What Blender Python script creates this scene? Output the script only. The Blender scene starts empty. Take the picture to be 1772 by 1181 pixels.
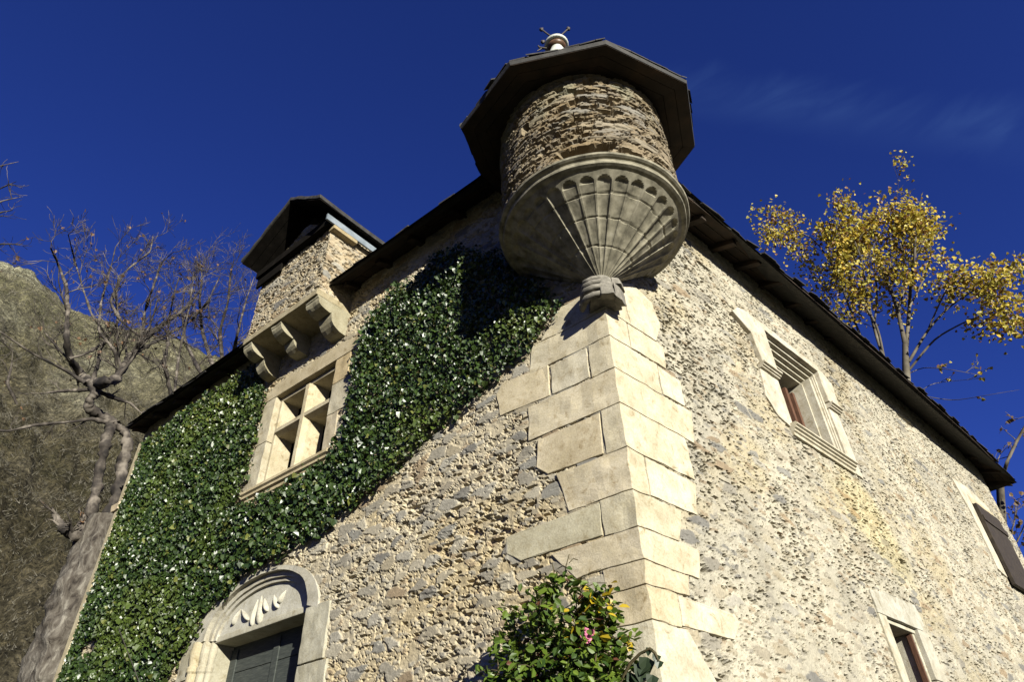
import bpy, bmesh, math, random
import numpy as np
from mathutils import Vector, Matrix, noise as mnoise

scene = bpy.context.scene
COL = scene.collection
rad = math.radians

# ------------------------------------------------------------------ camera
YAW, PITCH, ROLL, FOC = 2.37833, 0.67191, -0.035341, 1166.09
CX, CY, IW = 886.0, 590.5, 1772.0
_f = np.array([math.cos(YAW)*math.cos(PITCH), math.sin(YAW)*math.cos(PITCH), math.sin(PITCH)])
_r = np.array([math.sin(YAW), -math.cos(YAW), 0.0])
_u = np.cross(_r, _f)
R2 = math.cos(ROLL)*_r + math.sin(ROLL)*_u
U2 = -math.sin(ROLL)*_r + math.cos(ROLL)*_u
CAM = np.array([2.631, -3.651, 1.6])
cam_d = bpy.data.cameras.new('camera'); cam = bpy.data.objects.new('camera', cam_d); COL.objects.link(cam)
cam.matrix_world = Matrix(((R2[0], U2[0], -_f[0], CAM[0]), (R2[1], U2[1], -_f[1], CAM[1]), (R2[2], U2[2], -_f[2], CAM[2]), (0, 0, 0, 1)))
cam_d.sensor_width = 36.0; cam_d.lens = FOC/IW*36.0; cam_d.clip_end = 3000
scene.camera = cam
scene.cycles.diffuse_bounces = 2

# ------------------------------------------------------------------ light
SUN_AZ, SUN_EL = rad(-20), rad(17)
S = Vector((math.cos(SUN_AZ)*math.cos(SUN_EL), math.sin(SUN_AZ)*math.cos(SUN_EL), math.sin(SUN_EL)))
sun_d = bpy.data.lights.new('sun', 'SUN'); sun = bpy.data.objects.new('sun', sun_d); COL.objects.link(sun)
sun_d.energy = 5.0; sun_d.angle = rad(0.5); sun_d.color = (1.0, 0.965, 0.84)
sun.rotation_euler = (-S).to_track_quat('-Z', 'Y').to_euler()
sun.location = (30, -10, 20)
w = bpy.data.worlds.new('World'); scene.world = w; w.use_nodes = True
nt = w.node_tree; nt.nodes.clear()
sky = nt.nodes.new('ShaderNodeTexSky'); sky.sky_type = 'NISHITA'; sky.sun_disc = False
sky.sun_elevation = SUN_EL; sky.sun_rotation = math.pi/2 - SUN_AZ
sky.altitude = 1500; sky.air_density = 0.8; sky.dust_density = 0.0; sky.ozone_density = 4.0
hsv = nt.nodes.new('ShaderNodeMixRGB'); hsv.blend_type = 'MULTIPLY'; hsv.inputs[0].default_value = 1; hsv.inputs['Color2'].default_value = (.37, .465, 1.14, 1)
cap = nt.nodes.new('ShaderNodeMixRGB'); cap.blend_type = 'DARKEN'; cap.inputs[0].default_value = 1; cap.inputs['Color2'].default_value = (.25, .72, 3.8, 1)
# thin cirrus streak in the eastern sky
tc = nt.nodes.new('ShaderNodeTexCoord')
mp = nt.nodes.new('ShaderNodeMapping'); mp.inputs['Scale'].default_value = (3.0, 3.0, 14.0)
nz = nt.nodes.new('ShaderNodeTexNoise'); nz.inputs['Scale'].default_value = 2.2; nz.inputs['Detail'].default_value = 7; nz.inputs['Distortion'].default_value = 1.0
_d1 = R2*((1230-CX)/FOC) - U2*((165-CY)/FOC) + _f; _d2 = R2*((1740-CX)/FOC) - U2*((232-CY)/FOC) + _f
_n = np.cross(_d1, _d2); _n /= np.linalg.norm(_n); _m = _d1/np.linalg.norm(_d1)+_d2/np.linalg.norm(_d2); _m /= np.linalg.norm(_m)
def vdot(v):
    d = nt.nodes.new('ShaderNodeVectorMath'); d.operation = 'DOT_PRODUCT'; d.inputs[1].default_value = tuple(v); nt.links.new(tc.outputs['Generated'], d.inputs[0]); return d.outputs['Value']
def mth(op, a, b=None):
    m_ = nt.nodes.new('ShaderNodeMath'); m_.operation = op
    for i, q in enumerate((a, b)):
        if q is None: continue
        if isinstance(q, (int, float)): m_.inputs[i].default_value = q
        else: nt.links.new(q, m_.inputs[i])
    return m_.outputs[0]
def mrg(v, a, b, c, d):
    r_ = nt.nodes.new('ShaderNodeMapRange'); r_.interpolation_type = 'SMOOTHSTEP'
    for k, q in zip(('From Min', 'From Max', 'To Min', 'To Max'), (a, b, c, d)): r_.inputs[k].default_value = q
    nt.links.new(v, r_.inputs[0]); return r_.outputs[0]
nt.links.new(tc.outputs['Generated'], mp.inputs[0]); nt.links.new(mp.outputs[0], nz.inputs[0])
_band = mth('ABSOLUTE', mth('ADD', vdot(_n), mth('MULTIPLY', mth('SUBTRACT', nz.outputs[0], .5), .05)))
_fac = mth('MULTIPLY', mth('MULTIPLY', mrg(_band, .0, .045, 1, 0), mrg(vdot(_m), .94, .985, 0, 1)), mrg(nz.outputs[0], .34, .75, .03, .13))
mix = nt.nodes.new('ShaderNodeMixRGB'); mix.inputs['Color2'].default_value = (1.0, 2.0, 4.4, 1)
bg = nt.nodes.new('ShaderNodeBackground'); bg.inputs['Strength'].default_value = 0.05
out = nt.nodes.new('ShaderNodeOutputWorld')
lk = nt.links.new
lk(sky.outputs[0], hsv.inputs['Color1']); lk(hsv.outputs[0], cap.inputs['Color1']); lk(_fac, mix.inputs[0]); lk(cap.outputs[0], mix.inputs['Color1'])
lk(mix.outputs[0], bg.inputs[0]); lk(bg.outputs[0], out.inputs[0])
scene.view_settings.view_transform = 'Standard'; scene.view_settings.look = 'None'
scene.view_settings.exposure = 1.27; scene.view_settings.gamma = 1.0

# ------------------------------------------------------------------ frames
TH = 0.14374                                    # the corner opens 8.2 degrees beyond square
LD = np.array([-math.cos(TH), -math.sin(TH), 0.0]); LN = np.array([math.sin(TH), -math.cos(TH), 0.0])
UP = np.array([0, 0, 1.0])
def LW(s, o, z): return tuple(LD*s + LN*o + UP*z)       # left wall: along, outward, up
def RW(y, o, z): return (o, y, z)                       # right wall
def ray(x, y): return R2*((x-CX)/FOC) - U2*((y-CY)/FOC) + _f
def far(x, y, d):                                       # a point at horizontal distance d
    r = ray(x, y); return CAM + r*(d/math.hypot(r[0], r[1]))
def onL(x, y, o=0.0):
    r = ray(x, y); t = (o - CAM@LN)/(r@LN); P = CAM + t*r; return float(P@LD), float(P[2])

# ------------------------------------------------------------------ numpy noise
def h2(ix, iy, seed):
    n = (ix*374761393 + iy*668265263 + seed*362437) & 0xffffffff
    n = ((n ^ (n >> 13))*1274126177) & 0xffffffff
    n = ((n ^ (n >> 16))*2246822519) & 0xffffffff
    return ((n ^ (n >> 15)) & 0xffffff)/float(0xffffff)
def vn(x, y, seed=0):
    ix = np.floor(x).astype(np.int64); iy = np.floor(y).astype(np.int64)
    fx = x-ix; fy = y-iy; fx = fx*fx*(3-2*fx); fy = fy*fy*(3-2*fy)
    a = h2(ix, iy, seed); b = h2(ix+1, iy, seed); c = h2(ix, iy+1, seed); d = h2(ix+1, iy+1, seed)
    return (a*(1-fx)+b*fx)*(1-fy) + (c*(1-fx)+d*fx)*fy
def fbm(x, y, seed=0, o=4):
    t = 0; a = 0.5; n = 0
    for i in range(o):
        t = t + a*vn(x*2**i, y*2**i, seed+i*17); n += a; a *= 0.5
    return t/n
def sst(a, b, x):
    t = np.clip((x-a)/(b-a), 0, 1); return t*t*(3-2*t)
def vor(x, y, seed):
    ix = np.floor(x).astype(np.int64); iy = np.floor(y).astype(np.int64)
    F1 = np.full(x.shape, 9.0); F2 = F1.copy(); r = np.zeros(x.shape); q = r.copy(); p = r.copy(); DX = r.copy(); DY = r.copy()
    for i in (-1, 0, 1):
        for j in (-1, 0, 1):
            cx = ix+i; cy = iy+j
            dx = cx + 0.08+0.84*h2(cx, cy, seed) - x; dy = cy + 0.08+0.84*h2(cx, cy, seed+7) - y
            d = np.sqrt(dx*dx+dy*dy); m = d < F1
            F2 = np.where(m, F1, np.minimum(F2, d)); F1 = np.where(m, d, F1)
            r = np.where(m, h2(cx, cy, seed+13), r); q = np.where(m, h2(cx, cy, seed+29), q); p = np.where(m, h2(cx, cy, seed+41), p)
            DX = np.where(m, dx, DX); DY = np.where(m, dy, DY)
    return F1, F2, r, q, p, DX, DY
def pal(r, cols):
    cols = np.array(cols); return cols[np.minimum((r*len(cols)).astype(int), len(cols)-1)]

CREAM = [(0.34, 0.31, 0.25), (0.29, 0.28, 0.25), (0.42, 0.36, 0.25), (0.48, 0.43, 0.33), (0.36, 0.27, 0.17), (0.22, 0.21, 0.19), (0.44, 0.41, 0.34), (0.54, 0.49, 0.38), (.50, .44, .32), (.40, .35, .26)]
BROWN = [(.31, .25, .16), (.25, .21, .15), (.37, .30, .20), (.28, .26, .22), (.41, .34, .23), (.21, .18, .14), (.34, .29, .21)]
def rubble(u, v, seed, slab=1.0, stones=0.6, big=.35, depth=1.0, mort=(0.50, 0.41, 0.26), tint=1.0, cols=CREAM, pits=1.0, pt=.62, flat=1.0, pf=19):
    """height (m) and base colour of irregular rubble masonry in lime mortar"""
    sh = u.shape
    wu = u + 0.05*(fbm(u*7, v*7, seed)-.5) + .02*(vn(u*30, v*30, seed+3)-.5)
    wv = v + 0.04*(fbm(u*7, v*7, seed+5)-.5) + .016*(vn(u*30, v*30, seed+8)-.5)
    F1, F2, r, q, p, dx, dy = vor(wu/(0.19*slab), wv/(0.105/slab**.5), seed+100)
    e = F2-F1
    m1 = sst(0.05, 0.15, e + .08*(fbm(u*40, v*40, seed+2, 2)-.5))*(r < big)
    hb = 0.007 + 0.010*q + 0.022*((p-.5)*dx + (q-.5)*dy)
    F1, F2, r2, q2, p2, dx2, dy2 = vor(wu/(0.080*slab), wv/(0.042/slab**.5), seed+200)
    e2 = F2-F1
    m2 = sst(0.03, 0.26, e2 + .12*(fbm(u*50, v*60, seed+4, 2)-.5))*(r2 < stones)
    hs = 0.001 + 0.010*q2 + 0.016*((p2-.5)*dx2 + (q2-.5)*dy2)
    rough = fbm(u*24, v*34, seed+31, 4)
    mortar = 0.014*(rough-.5) - 0.003
    pn = fbm(u*pf/slab, v*pf*2.3, seed+55, 2); zone = fbm(u*1.7, v*2.1, seed+57, 2)
    pit = sst(pt+.10*(zone-.5)*-3, pt+.07+.10*(zone-.5)*-3, pn)*(1-m1*.7)
    gap = sst(0.12, 0.02, e2)*(vn(u*9, v*9, seed+77) > .42)
    h = mortar*(1-m2) + hs*m2
    h = h*(1-m1) + hb*m1
    h = h + .005*(fbm(u*45, v*60, seed+61, 2)-.5)
    h = h*flat - 0.045*pits*pit - 0.020*gap*(1-m1)*flat
    h = h*depth
    mc = np.array(mort)[None]*(0.78+0.5*fbm(u*3, v*3, seed+9).reshape(-1, 1))
    yel = sst(.52, .75, fbm(u*1.1, v*1.3, seed+91, 3)).reshape(-1, 1)*.7
    mc = mc*(1-yel) + yel*np.array(mort)*np.array((.98, .90, .72))
    c1 = pal(p.ravel(), cols); c2 = pal(p2.ravel(), cols[2:]+cols[3:5]+cols[:1])
    M2 = m2.reshape(-1, 1)*.75; M1 = m1.reshape(-1, 1)*.9
    c = mc*(1-M2) + c2*M2
    c = c*(1-M1) + c1*M1
    stain = fbm(u*16, v*22, seed+71, 3).reshape(-1, 1)
    c = c*(0.80+0.40*stain)*tint
    return h, np.clip(c, 0.02, 0.72).reshape(sh+(3,))

# ------------------------------------------------------------------ mesh helpers
def link(o, parent=None):
    COL.objects.link(o)
    if parent is not None: o.parent = parent
    return o
def tag(o, label=None, cat=None, group=None, kind=None):
    if label: o['label'] = label
    if cat: o['category'] = cat
    if group: o['group'] = group
    if kind: o['kind'] = kind
    return o
def empty(name, loc=(0, 0, 0)):
    o = bpy.data.objects.new(name, None); o.location = loc; o.empty_display_size = .3; return link(o)
def from_np(name, V, F, mat, parent=None, col=None, smooth=False):
    """V (n,3), F (m,k) constant-size faces"""
    me = bpy.data.meshes.new(name); V = np.ascontiguousarray(V, dtype=np.float32); F = np.ascontiguousarray(F, dtype=np.int32)
    me.vertices.add(len(V)); me.vertices.foreach_set('co', V.ravel())
    k = F.shape[1]; me.loops.add(F.size); me.loops.foreach_set('vertex_index', F.ravel())
    me.polygons.add(len(F)); me.polygons.foreach_set('loop_start', np.arange(0, F.size, k, dtype=np.int32))
    me.polygons.foreach_set('loop_total', np.full(len(F), k, dtype=np.int32))
    me.polygons.foreach_set('use_smooth', np.full(len(F), smooth))
    me.update(calc_edges=True)
    if col is not None:
        a = me.color_attributes.new('Col', 'FLOAT_COLOR', 'POINT')
        c = np.ones((len(V), 4), dtype=np.float32); c[:, :3] = col; a.data.foreach_set('color', c.ravel())
    me.materials.append(mat)
    o = bpy.data.objects.new(name, me); return link(o, parent)
def bm_obj(name, bm, mat, parent=None, bevel=0, sub=0, rough=0, col=None, smooth=False, seg=2, rs=9.0):
    bmesh.ops.remove_doubles(bm, verts=bm.verts, dist=1e-5)
    bmesh.ops.recalc_face_normals(bm, faces=bm.faces)
    if bevel: bmesh.ops.bevel(bm, geom=[e for e in bm.edges if len(e.link_faces) == 2 and e.calc_face_angle(0) > .4], offset=bevel, segments=seg, affect='EDGES', profile=.6)
    for _ in range(sub):
        L = [e for e in bm.edges if e.calc_length() > .06]
        if L: bmesh.ops.subdivide_edges(bm, edges=L, cuts=1, use_grid_fill=True)
    if rough:
        for v in bm.verts:
            p = v.co*rs
            v.co += Vector((mnoise.noise(p), mnoise.noise(p+Vector((9, 3, 1))), mnoise.noise(p+Vector((4, 7, 2)))))*rough
    me = bpy.data.meshes.new(name); bm.to_mesh(me); bm.free()
    if col is not None:
        a = me.color_attributes.new('Col', 'FLOAT_COLOR', 'POINT')
        a.data.foreach_set('color', np.tile(np.array(tuple(col)+(1,), dtype=np.float32), len(me.vertices)))
    if smooth:
        for p in me.polygons: p.use_smooth = True
    me.materials.append(mat)
    o = bpy.data.objects.new(name, me); return link(o, parent)
def hexa(bm, P):
    """P: 8 points, first 4 one face loop, last 4 the opposite loop"""
    v = [bm.verts.new(p) for p in P]
    for f in ((0, 1, 2, 3), (7, 6, 5, 4), (0, 4, 5, 1), (1, 5, 6, 2), (2, 6, 7, 3), (3, 7, 4, 0)):
        bm.faces.new([v[i] for i in f])
def wbox(bm, W, u0, u1, o0, o1, z0, z1):
    hexa(bm, [W(u0, o1, z0), W(u1, o1, z0), W(u1, o1, z1), W(u0, o1, z1), W(u0, o0, z0), W(u1, o0, z0), W(u1, o0, z1), W(u0, o0, z1)])
def wprism(bm, W, poly, o0, o1):
    a = [bm.verts.new(W(u, o1, z)) for u, z in poly]; b = [bm.verts.new(W(u, o0, z)) for u, z in poly]
    n = len(poly); bm.faces.new(a); bm.faces.new(b[::-1])
    for i in range(n): bm.faces.new([a[i], b[i], b[(i+1) % n], a[(i+1) % n]])
def sweep(bm, W, prof, u0, u1):
    """profile of (off, z) points swept along the wall"""
    a = [bm.verts.new(W(u0, o, z)) for o, z in prof]; b = [bm.verts.new(W(u1, o, z)) for o, z in prof]
    n = len(prof); bm.faces.new(a); bm.faces.new(b[::-1])
    for i in range(n): bm.faces.new([a[i], b[i], b[(i+1) % n], a[(i+1) % n]])
def lathe(bm, prof, c=(0, 0), n=32):
    rings = []
    for r, z in prof: rings.append([bm.verts.new((c[0]+r*math.cos(2*math.pi*k/n), c[1]+r*math.sin(2*math.pi*k/n), z)) for k in range(n)])
    for a, b in zip(rings, rings[1:]):
        for k in range(n): bm.faces.new([a[k], a[(k+1) % n], b[(k+1) % n], b[k]])
    bm.faces.new(rings[0][::-1]); bm.faces.new(rings[-1])
def grid_faces(nu, nv, keep=None):
    i = np.arange(nu-1)[:, None]*nv + np.arange(nv-1)[None]
    F = np.stack([i, i+nv, i+nv+1, i+1], -1)
    return (F[keep] if keep is not None else F.reshape(-1, 4))

# ------------------------------------------------------------------ materials
def nodes(name):
    m = bpy.data.materials.new(name); m.use_nodes = True; t = m.node_tree
    return m, t, t.nodes['Principled BSDF']
def ramp(t, fac, stops):
    r = t.nodes.new('ShaderNodeValToRGB'); el = r.color_ramp.elements
    while len(el) < len(stops): el.new(0.5)
    for e, (p, c) in zip(el, stops): e.position = p; e.color = tuple(c)+(1,)
    t.links.new(fac, r.inputs[0]); return r.outputs[0]
def tnoise(t, scale, detail=5, rough=.6, coord='Object', stretch=None, dist=0):
    c = t.nodes.new('ShaderNodeTexCoord'); src = c.outputs[coord]
    if stretch:
        mpn = t.nodes.new('ShaderNodeMapping'); mpn.inputs['Scale'].default_value = stretch; t.links.new(src, mpn.inputs[0]); src = mpn.outputs[0]
    n = t.nodes.new('ShaderNodeTexNoise'); n.inputs['Scale'].default_value = scale; n.inputs['Detail'].default_value = detail; n.inputs['Roughness'].default_value = rough; n.inputs['Distortion'].default_value = dist
    t.links.new(src, n.inputs[0]); return n.outputs[0]
def mul(t, a, b):
    m = t.nodes.new('ShaderNodeMixRGB'); m.blend_type = 'MULTIPLY'; m.inputs[0].default_value = 1
    t.links.new(a, m.inputs[1])
    if isinstance(b, tuple): m.inputs[2].default_value = b+(1,)
    else: t.links.new(b, m.inputs[2])
    return m.outputs[0]
def bump(t, bsdf, h, strength=.5, dist=.01):
    b = t.nodes.new('ShaderNodeBump'); b.inputs['Strength'].default_value = strength; b.inputs['Distance'].default_value = dist
    t.links.new(h, b.inputs['Height']); t.links.new(b.outputs[0], bsdf.inputs['Normal'])
def attr_mat(name, lo=.41, hi=.64, scale=55, rough=.9, bstr=.5, bdist=.006, spec=.25):
    m, t, b = nodes(name)
    a = t.nodes.new('ShaderNodeAttribute'); a.attribute_name = 'Col'
    n = tnoise(t, scale, 6, .65)
    g = ramp(t, n, [(.3, (lo,)*3), (.7, (hi,)*3)])
    t.links.new(mul(t, a.outputs['Color'], g), b.inputs['Base Color'])
    b.inputs['Roughness'].default_value = rough; b.inputs['Specular IOR Level'].default_value = spec
    bump(t, b, n, bstr, bdist); return m
def noise_mat(name, stops, scale=8, rough=.85, bstr=.3, bdist=.01, stretch=None, spec=.3, detail=6, dist=0):
    m, t, b = nodes(name)
    n = tnoise(t, scale, detail, .62, stretch=stretch, dist=dist)
    t.links.new(ramp(t, n, stops), b.inputs['Base Color'])
    b.inputs['Roughness'].default_value = rough; b.inputs['Specular IOR Level'].default_value = spec
    if bstr: bump(t, b, n, bstr, bdist)
    return m
def leaf_mat(name, rough=.35, spec=.5, trans=.25):
    m, t, b = nodes(name)
    a = t.nodes.new('ShaderNodeAttribute'); a.attribute_name = 'Col'
    t.links.new(a.outputs['Color'], b.inputs['Base Color'])
    b.inputs['Roughness'].default_value = rough; b.inputs['Specular IOR Level'].default_value = spec
    tr = t.nodes.new('ShaderNodeBsdfTranslucent'); t.links.new(a.outputs['Color'], tr.inputs['Color'])
    mx = t.nodes.new('ShaderNodeMixShader'); mx.inputs[0].default_value = trans
    t.links.new(b.outputs[0], mx.inputs[1]); t.links.new(tr.outputs[0], mx.inputs[2])
    t.links.new(mx.outputs[0], t.nodes['Material Output'].inputs['Surface']); return m

M_rub = attr_mat('rubble_masonry')
def stone_mat():
    m, t, b = nodes('dressed_stone')
    a = t.nodes.new('ShaderNodeAttribute'); a.attribute_name = 'Col'
    n1 = tnoise(t, 4, 6, .6); n2 = tnoise(t, 70, 5, .7); n3 = tnoise(t, 11, 6, .7, dist=.6)
    g = mul(t, ramp(t, n1, [(.3, (.43, .41, .36)), (.62, (.61, .60, .575))]), ramp(t, n2, [(.3, (.80, .79, .76)), (.6, (1.06, 1.06, 1.05))]))
    g = mul(t, g, ramp(t, n3, [(.30, (.52, .46, .36)), (.38, (.86, .83, .77)), (.50, (1, 1, 1)), (.68, (1.06, 1.04, .98))]))
    t.links.new(mul(t, a.outputs['Color'], g), b.inputs['Base Color'])
    b.inputs['Roughness'].default_value = .9; b.inputs['Specular IOR Level'].default_value = .2
    bump(t, b, n2, .45, .006); return m
M_stone = stone_mat()
M_cone = noise_mat('weathered_grey_stone', [(.28, (.055, .05, .036)), (.44, (.14, .128, .092)), (.60, (.23, .21, .155)), (.78, (.32, .30, .24))], 9, .85, .4, .008)
M_carv = noise_mat('carved_grey_stone', [(.25, (.06, .055, .045)), (.5, (.13, .12, .10)), (.75, (.25, .23, .195))], 14, .85, .5, .008)
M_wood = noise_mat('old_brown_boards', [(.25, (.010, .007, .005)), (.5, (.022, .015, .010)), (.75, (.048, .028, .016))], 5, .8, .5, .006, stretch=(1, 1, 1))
M_shade = noise_mat('shade_painted_boards', [(.3, (.003, .0025, .002)), (.55, (.006, .005, .004)), (.8, (.012, .010, .008))], 9, .95, .4, .005, spec=.05)  # near-black colour paints in the shade under the dormer overhang
M_slate = noise_mat('slate_roof', [(.3, (.014, .014, .013)), (.55, (.030, .028, .025)), (.8, (.06, .055, .048))], 12, .7, .5, .01)
M_shut = noise_mat('dark_shutter_boards', [(.25, (.010, .007, .005)), (.5, (.024, .018, .012)), (.75, (.055, .042, .029))], 16, .75, .5, .004, stretch=(1, 6, .6))
M_red = noise_mat('reddish_window_wood', [(.25, (.03, .014, .008)), (.5, (.08, .036, .02)), (.8, (.13, .065, .036))], 18, .7, .4, .004, stretch=(5, 5, .6))
M_door = noise_mat('grey_green_door_boards', [(.25, (.018, .021, .019)), (.5, (.035, .040, .036)), (.75, (.065, .07, .06))], 14, .7, .4, .004, stretch=(.7, .7, 7))
M_zinc = noise_mat('pale_zinc', [(.3, (.10, .12, .135)), (.7, (.20, .225, .25))], 6, .45, .1, .002)
M_iron = noise_mat('dark_iron', [(.3, (.02, .018, .016)), (.7, (.06, .05, .045))], 30, .6, .2, .002)
M_fin = noise_mat('glazed_finial', [(.3, (.30, .32, .28)), (.6, (.44, .45, .40)), (.8, (.5, .51, .48))], 14, .4, .1, .002)
M_finb = noise_mat('brown_glaze', [(.3, (.05, .03, .02)), (.7, (.11, .06, .03))], 14, .4, .1, .002)
m, t, b = nodes('dark_window_glass'); b.inputs['Base Color'].default_value = (.008, .009, .011, 1); b.inputs['Roughness'].default_value = .12; M_glass = m
M_bark = noise_mat('grey_bark', [(.34, (.012, .009, .007)), (.45, (.05, .042, .033)), (.56, (.085, .075, .062)), (.68, (.17, .155, .13))], 8, .9, 1.0, .06, stretch=(1, 1, .5), dist=.5, detail=10)
M_twig = noise_mat('twig_bark', [(.36, (.010, .008, .007)), (.5, (.040, .033, .027)), (.64, (.13, .112, .092))], 3.5, .85, .3, .01)
M_pbark = noise_mat('poplar_bark', [(.3, (.03, .025, .018)), (.55, (.09, .077, .055)), (.8, (.18, .165, .125))], 1.5, .85, .3, .01)
M_ivy = leaf_mat('ivy_leaf', .40, .55, .10)
M_rose = leaf_mat('rose_leaf', .45, .4, .3)
M_pop = leaf_mat('poplar_leaf', .5, .35, .35)
M_petal = leaf_mat('rose_petal', .6, .3, .3)
M_stem = noise_mat('rose_stem', [(.3, (.03, .03, .012)), (.6, (.06, .045, .02)), (.8, (.09, .045, .03))], 20, .7, .2, .002)
def hill_mat():
    m, t, b = nodes('hill_scrubland')
    n1 = tnoise(t, .05, 8, .65, dist=.8); n2 = tnoise(t, .45, 8, .72, stretch=(1, 1, .6)); n3 = tnoise(t, 2.4, 5, .8)
    g = ramp(t, n1, [(.3, (.048, .050, .030)), (.45, (.066, .060, .042)), (.58, (.085, .078, .062)), (.7, (.14, .136, .118))])
    g = mul(t, g, ramp(t, n2, [(.32, (.30, .29, .25)), (.48, (.9, .88, .8)), (.66, (1.8, 1.75, 1.6))]))
    g = mul(t, g, ramp(t, n3, [(.36, (.22, .21, .18)), (.5, (.95, .95, .9)), (.64, (2.0, 1.95, 1.8))]))
    c_ = t.nodes.new('ShaderNodeTexCoord'); sp = t.nodes.new('ShaderNodeSeparateXYZ'); t.links.new(c_.outputs['Object'], sp.inputs[0])
    ad = t.nodes.new('ShaderNodeMath'); ad.operation = 'MULTIPLY_ADD'; t.links.new(n1, ad.inputs[0]); ad.inputs[1].default_value = 70; t.links.new(sp.outputs['Z'], ad.inputs[2])
    rk = t.nodes.new('ShaderNodeMapRange'); rk.inputs['From Min'].default_value = 60; rk.inputs['From Max'].default_value = 118; t.links.new(ad.outputs[0], rk.inputs[0])
    g = mul(t, g, ramp(t, rk.outputs[0], [(0, (.62, .60, .56)), (.5, (1.0, 1.0, .95)), (1, (1.75, 1.85, 1.75))]))
    t.links.new(g, b.inputs['Base Color']); b.inputs['Roughness'].default_value = .95; b.inputs['Specular IOR Level'].default_value = .1
    bump(t, b, n3, 1.0, .6); return m
M_hill = hill_mat()
M_ground = noise_mat('dry_garden_ground', [(.3, (.008, .010, .004)), (.5, (.014, .016, .007)), (.7, (.024, .022, .013))], 1.2, .95, .5, .05, detail=8)
M_scrub = noise_mat('bare_scrub', [(.3, (.034, .032, .022)), (.5, (.066, .060, .044)), (.68, (.12, .11, .086))], .35, .9, 0, .01)

# ------------------------------------------------------------------ ground and hill
bm = bmesh.new()
bmesh.ops.create_grid(bm, x_segments=60, y_segments=60, size=900)
o = bm_obj('ground', bm, M_ground); tag(o, kind='structure')
RAZ = [(120, 8), (130, 14), (140, 22), (150, 29), (158, 33.0), (163, 34.2), (166.2, 34.35), (168.4, 34.95), (170.5, 34.72), (174.2, 34.6), (176.3, 34.65), (178.1, 34.7), (179.3, 35.2), (180.8, 35.7), (182.4, 35.95), (183.7, 35.6), (188, 35.9), (194, 34), (202, 31), (212, 25), (225, 17), (240, 8)]
na, nr = 420, 150
az = np.linspace(rad(120), rad(240), na); elv = np.radians(np.interp(np.degrees(az), [a for a, _ in RAZ], [e for _, e in RAZ]))
tt = np.linspace(0, 1, nr)
A, T = np.meshgrid(az, tt, indexing='ij'); E_ = np.repeat(elv[:, None], nr, 1)
Rr = 34 + 96*np.minimum(T/.82, 1)**1.0 + np.maximum(T-.82, 0)/.18*70
ridge = 1.6 + 130*np.tan(E_)
prof = np.minimum(T/.82, 1)
Z = ridge*(prof**1.12) - np.maximum(T-.82, 0)/.18*25
X_ = CAM[0]+Rr*np.cos(A); Y_ = CAM[1]+Rr*np.sin(A)
nzv = (fbm(A*26, prof*7, 3, 5)-.5)*9*np.sin(np.pi*np.clip(prof, 0, 1))*(T < .82) + (fbm(A*90, prof*28, 9, 4)-.5)*2.4*np.minimum(1, prof*6)
Z = np.maximum(Z+nzv, -1)
HV = np.stack([X_, Y_, Z], -1).reshape(-1, 3)
o = from_np('hill', HV, grid_faces(na, nr), M_hill, smooth=True); tag(o, kind='structure')
# scrub: bare bushes over the slope, uncountable
rng = np.random.default_rng(5)
vs, fs = [], []
n_t = 22000
ia = rng.integers(int(na*.33), int(na*.62), n_t); ir = rng.integers(6, int(nr*.80), n_t)
base = HV.reshape(na, nr, 3)[ia, ir]
for k in range(5):
    hgt = (0.25+.75*rng.random(n_t)**2)*np.linalg.norm(base-CAM, axis=1)/85
    d = rng.normal(0, 1.0, (n_t, 3)); d[:, 2] = 1; d /= np.linalg.norm(d, axis=1)[:, None]
    bs = base + rng.normal(0, .35, (n_t, 3))*np.array([1, 1, .1]) - np.array([0, 0, .3])
    sd = rng.normal(0, 1, (n_t, 3)); sd = np.cross(d, sd); sd /= np.linalg.norm(sd, axis=1)[:, None]; sd *= .034
    i0 = len(vs)*0
    vs.append(np.stack([bs-sd, bs+sd, bs+d*hgt[:, None]], 1).reshape(-1, 3))
V = np.concatenate(vs); o = from_np('hillside_scrub', V, np.arange(len(V)).reshape(-1, 3), M_scrub)
tag(o, 'bare grey brown scrub covering the steep hillside behind the house', 'scrub', kind='stuff')

# ================================================================== THE HOUSE
house = empty('stone_house', (0, 0, 0))
tag(house, 'old rubble stone manor with round corner turret, slate roof and dressed quoins', 'house')
LS, RL, WT = 9.30, 12.45, 8.20                    # wall lengths, wall top
def irregular(a, b, f): 
    r = [a]
    while r[-1] < b: r.append(r[-1]+f(r[-1]))
    r[-1] = b; return np.array(r)

# left wall
us = irregular(0.0, LS, lambda s: .013 if s < 4.2 else .03); zs = np.concatenate([[0, .9], irregular(1.8, WT, lambda z: .0125 if z < 6 else .018)])
U, Vv = np.meshgrid(us, zs, indexing='ij')
h, c = rubble(U, Vv, 11, 1.1, .45, .38, .75, pits=.95, pt=.65, mort=(.54, .465, .325))
h = np.where(U < 1.15, np.minimum(h, .003), h)*np.clip(U/.25, 0.0, 1) - .004*(1-np.clip(U/.25, 0, 1))
P = LD[None, None]*U[..., None] + LN[None, None]*h[..., None] + UP[None, None]*np.minimum(Vv, 8.03)[..., None]
cu = (U[:-1, :-1]+U[1:, 1:])/2; cz = (Vv[:-1, :-1]+Vv[1:, 1:])/2
arch_in = ((cu-4.60)/1.03)**2 + ((cz-3.68)/.58)**2 < 1
keep = ~(((cu > 3.76) & (cu < 5.22) & (cz > 5.40) & (cz < 6.88)) | ((cu > 3.58) & (cu < 5.52) & (cz < 3.74)) | (arch_in & (cz > 3.7)))
from_np('wall', P.reshape(-1, 3), grid_faces(len(us), len(zs), keep), M_rub, house, c.reshape(-1, 3))
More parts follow.
